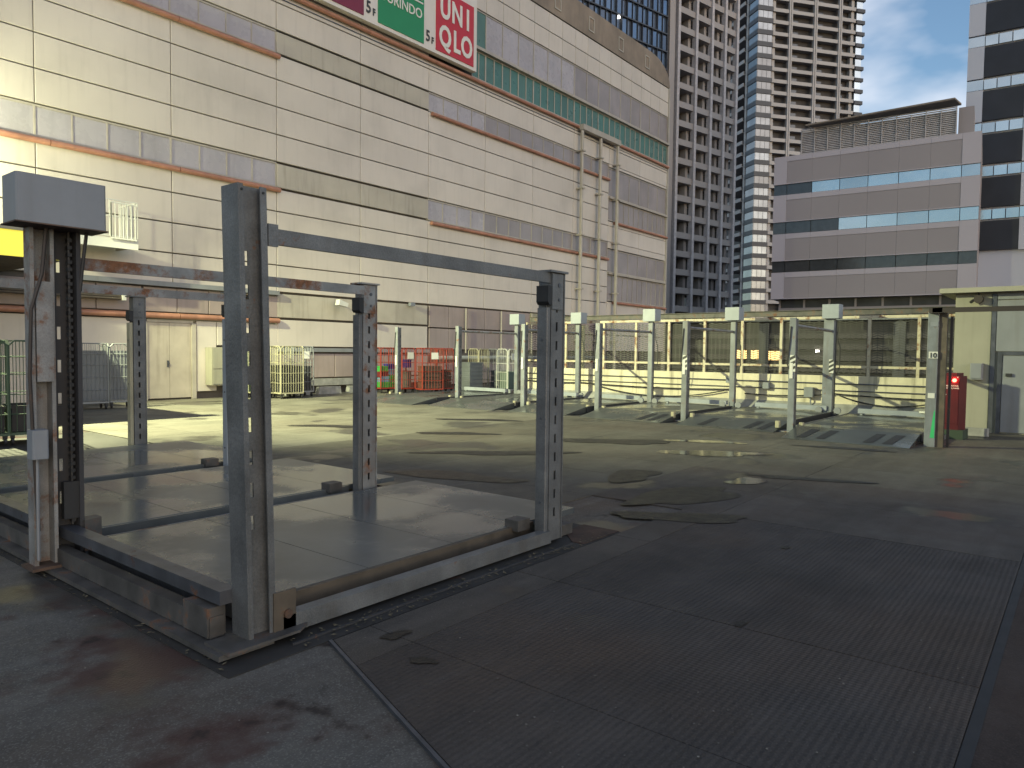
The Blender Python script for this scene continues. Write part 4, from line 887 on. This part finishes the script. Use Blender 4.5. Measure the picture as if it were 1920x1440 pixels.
# blue glass tower
bt = frame('blue_glass_tower', 99.8, 50.7, -13.6, 'dark blue glass tower rising behind the store parapet')
B(-50, -.15, .5, 24, -14, 75).build('wall_core', M_RBLK, bt)
pw = 1.07; pm = mesh(B(-pw/2+.07, pw/2-.07, -.02, .02, .12, 2.42), 'glass_panel', M_BLUGL)
for i in range(27):
    for k in range(14):
        x = -.6-pw*i; z = 31+2.56*k
        if z < 33+i*.1: continue
        o = inst('glass_panel', pm, bt, (x, .2, z)); o.rotation_euler.z = .14*(1 if (i+k) % 2 else -1)
for i in range(28): B(-.05-pw*i-.03, -.05-pw*i+.03, -.06, .3, 28, 70).build('mullion', M_TBLK, bt)
for k in range(15): B(-30, 0, -.12, .32, 31+2.56*k-.09, 31+2.56*k+.09).build('floor_band', M_TBLK, bt)
B(-10.4, -10.1, .02, .1, 48.4, 48.75).build('lit_window', M_LITW, bt)
# white residential tower
t3 = frame('white_residential_tower', 198, 70, -37.5, 'tall white residential tower with balconies and dark corner bays')
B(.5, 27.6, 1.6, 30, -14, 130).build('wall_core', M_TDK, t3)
fl3 = 3.13
for x in (5.75, 13.5, 21.3): B(x-.5, x-.12, -.5, .3, -14, 130).box(x+.12, x+.5, -.5, .3, -14, 130).box(x-.12, x+.12, -.3, .2, -14, 130).build('fin', M_TWHITE, t3)
for x in (.6, 25.2): B(x, x+.9, .31, 1.58, -14, 130).build('column', M_TWHITE, t3)
sp_w = mesh(B(0, 1, -.25, .1, 0, .95), 'balcony_rail', M_TWHITE)
for k in range(-2, 28):
    z = 15.5+k*fl3
    for a, b in ((.2, 5.24), (6.26, 12.98), (14.02, 20.78), (21.82, 26.3)):
        B(a, b, -.25, .05, z, z+.95).build('balcony_rail', M_TWHITE, t3)
        B(a, b, .06, 1.58, z, z+.18).build('balcony_slab', M_TGREY, t3)
        B(a+.3, a+(b-a)*.45, 1.5, 1.59, z+.2, z+2.4).build('window', M_DGL, t3)
    # dark band and glass of the left corner bay, turned around the corner
    B(-4.6, .1, -.9, 3.7, z-.35, z+.85).build('bay_band', M_TBLK, t3)
    B(-4.4, -.1, -.7, 3.5, z+.86, z+fl3-.36).build('bay_window', M_BAYGL, t3)
    for c in range(4): B(-4.3+c*1.4, -4.24+c*1.4, -.74, -.701, z+.86, z+fl3-.36).build('bay_mullion', M_TBLK, t3)
    # left return with balconies
    B(-5.2, -4.9, 4.6, 14, z, z+.95).build('balcony_rail', M_TWHITE, t3)
    B(-4.9, .4, 4.6, 14, z, z+.2).build('balcony_slab', M_TGREY, t3)
    B(26.4, 29.0, -.6, 1.6, z-.35, z+.6).build('bay_band', M_TBLK, t3)
    B(26.5, 28.4, -.2, 1.5, z+.61, z+fl3-.36).build('bay_window', M_SKYGL, t3)
B(-4.6, -3.6, 3.75, 4.55, -14, 130).build('column', M_TWHITE, t3)
# low building behind the fence
lb = frame('low_grey_building', 45, 30, -90, 'low grey building with horizontal ribs behind the mesh fence')
B(-2, 48, 0, 12, -14, 3.6).build('wall_core', mat('low_grey_wall', (.06, .055, .05), .7, var=.1), lb)
for k in range(14): B(-2, 48, -.25, -.01, -6+k*.66, -5.7+k*.66).build('rib', mat('low_grey_rib', (.10, .092, .082), .7), lb)
for k in range(7): B(-1+k*7.5, -.4+k*7.5, -.4, -.26, -14, 3.5).build('pier', M_TBLK, lb)
B(-2, 48, -.6, 12, 3.61, 3.75).build('roof_edge', M_GALVD, lb)
for k, (a, z) in enumerate(((12.3, 1.3), (13.5, 1.3), (14.4, 1.25), (12.2, 3.0), (12.2, 3.35))): B(a, a+(.9 if k < 3 else .35), -.34, -.27, z, z+(.55 if k < 3 else .25)).build('lit_window', M_LITWIN, lb)
B(17.4, 17.6, -.45, -.41, 1.75, 1.9).build('lit_lamp', M_LITW, lb)
# high building behind the viewer, closing the roof deck on its open side
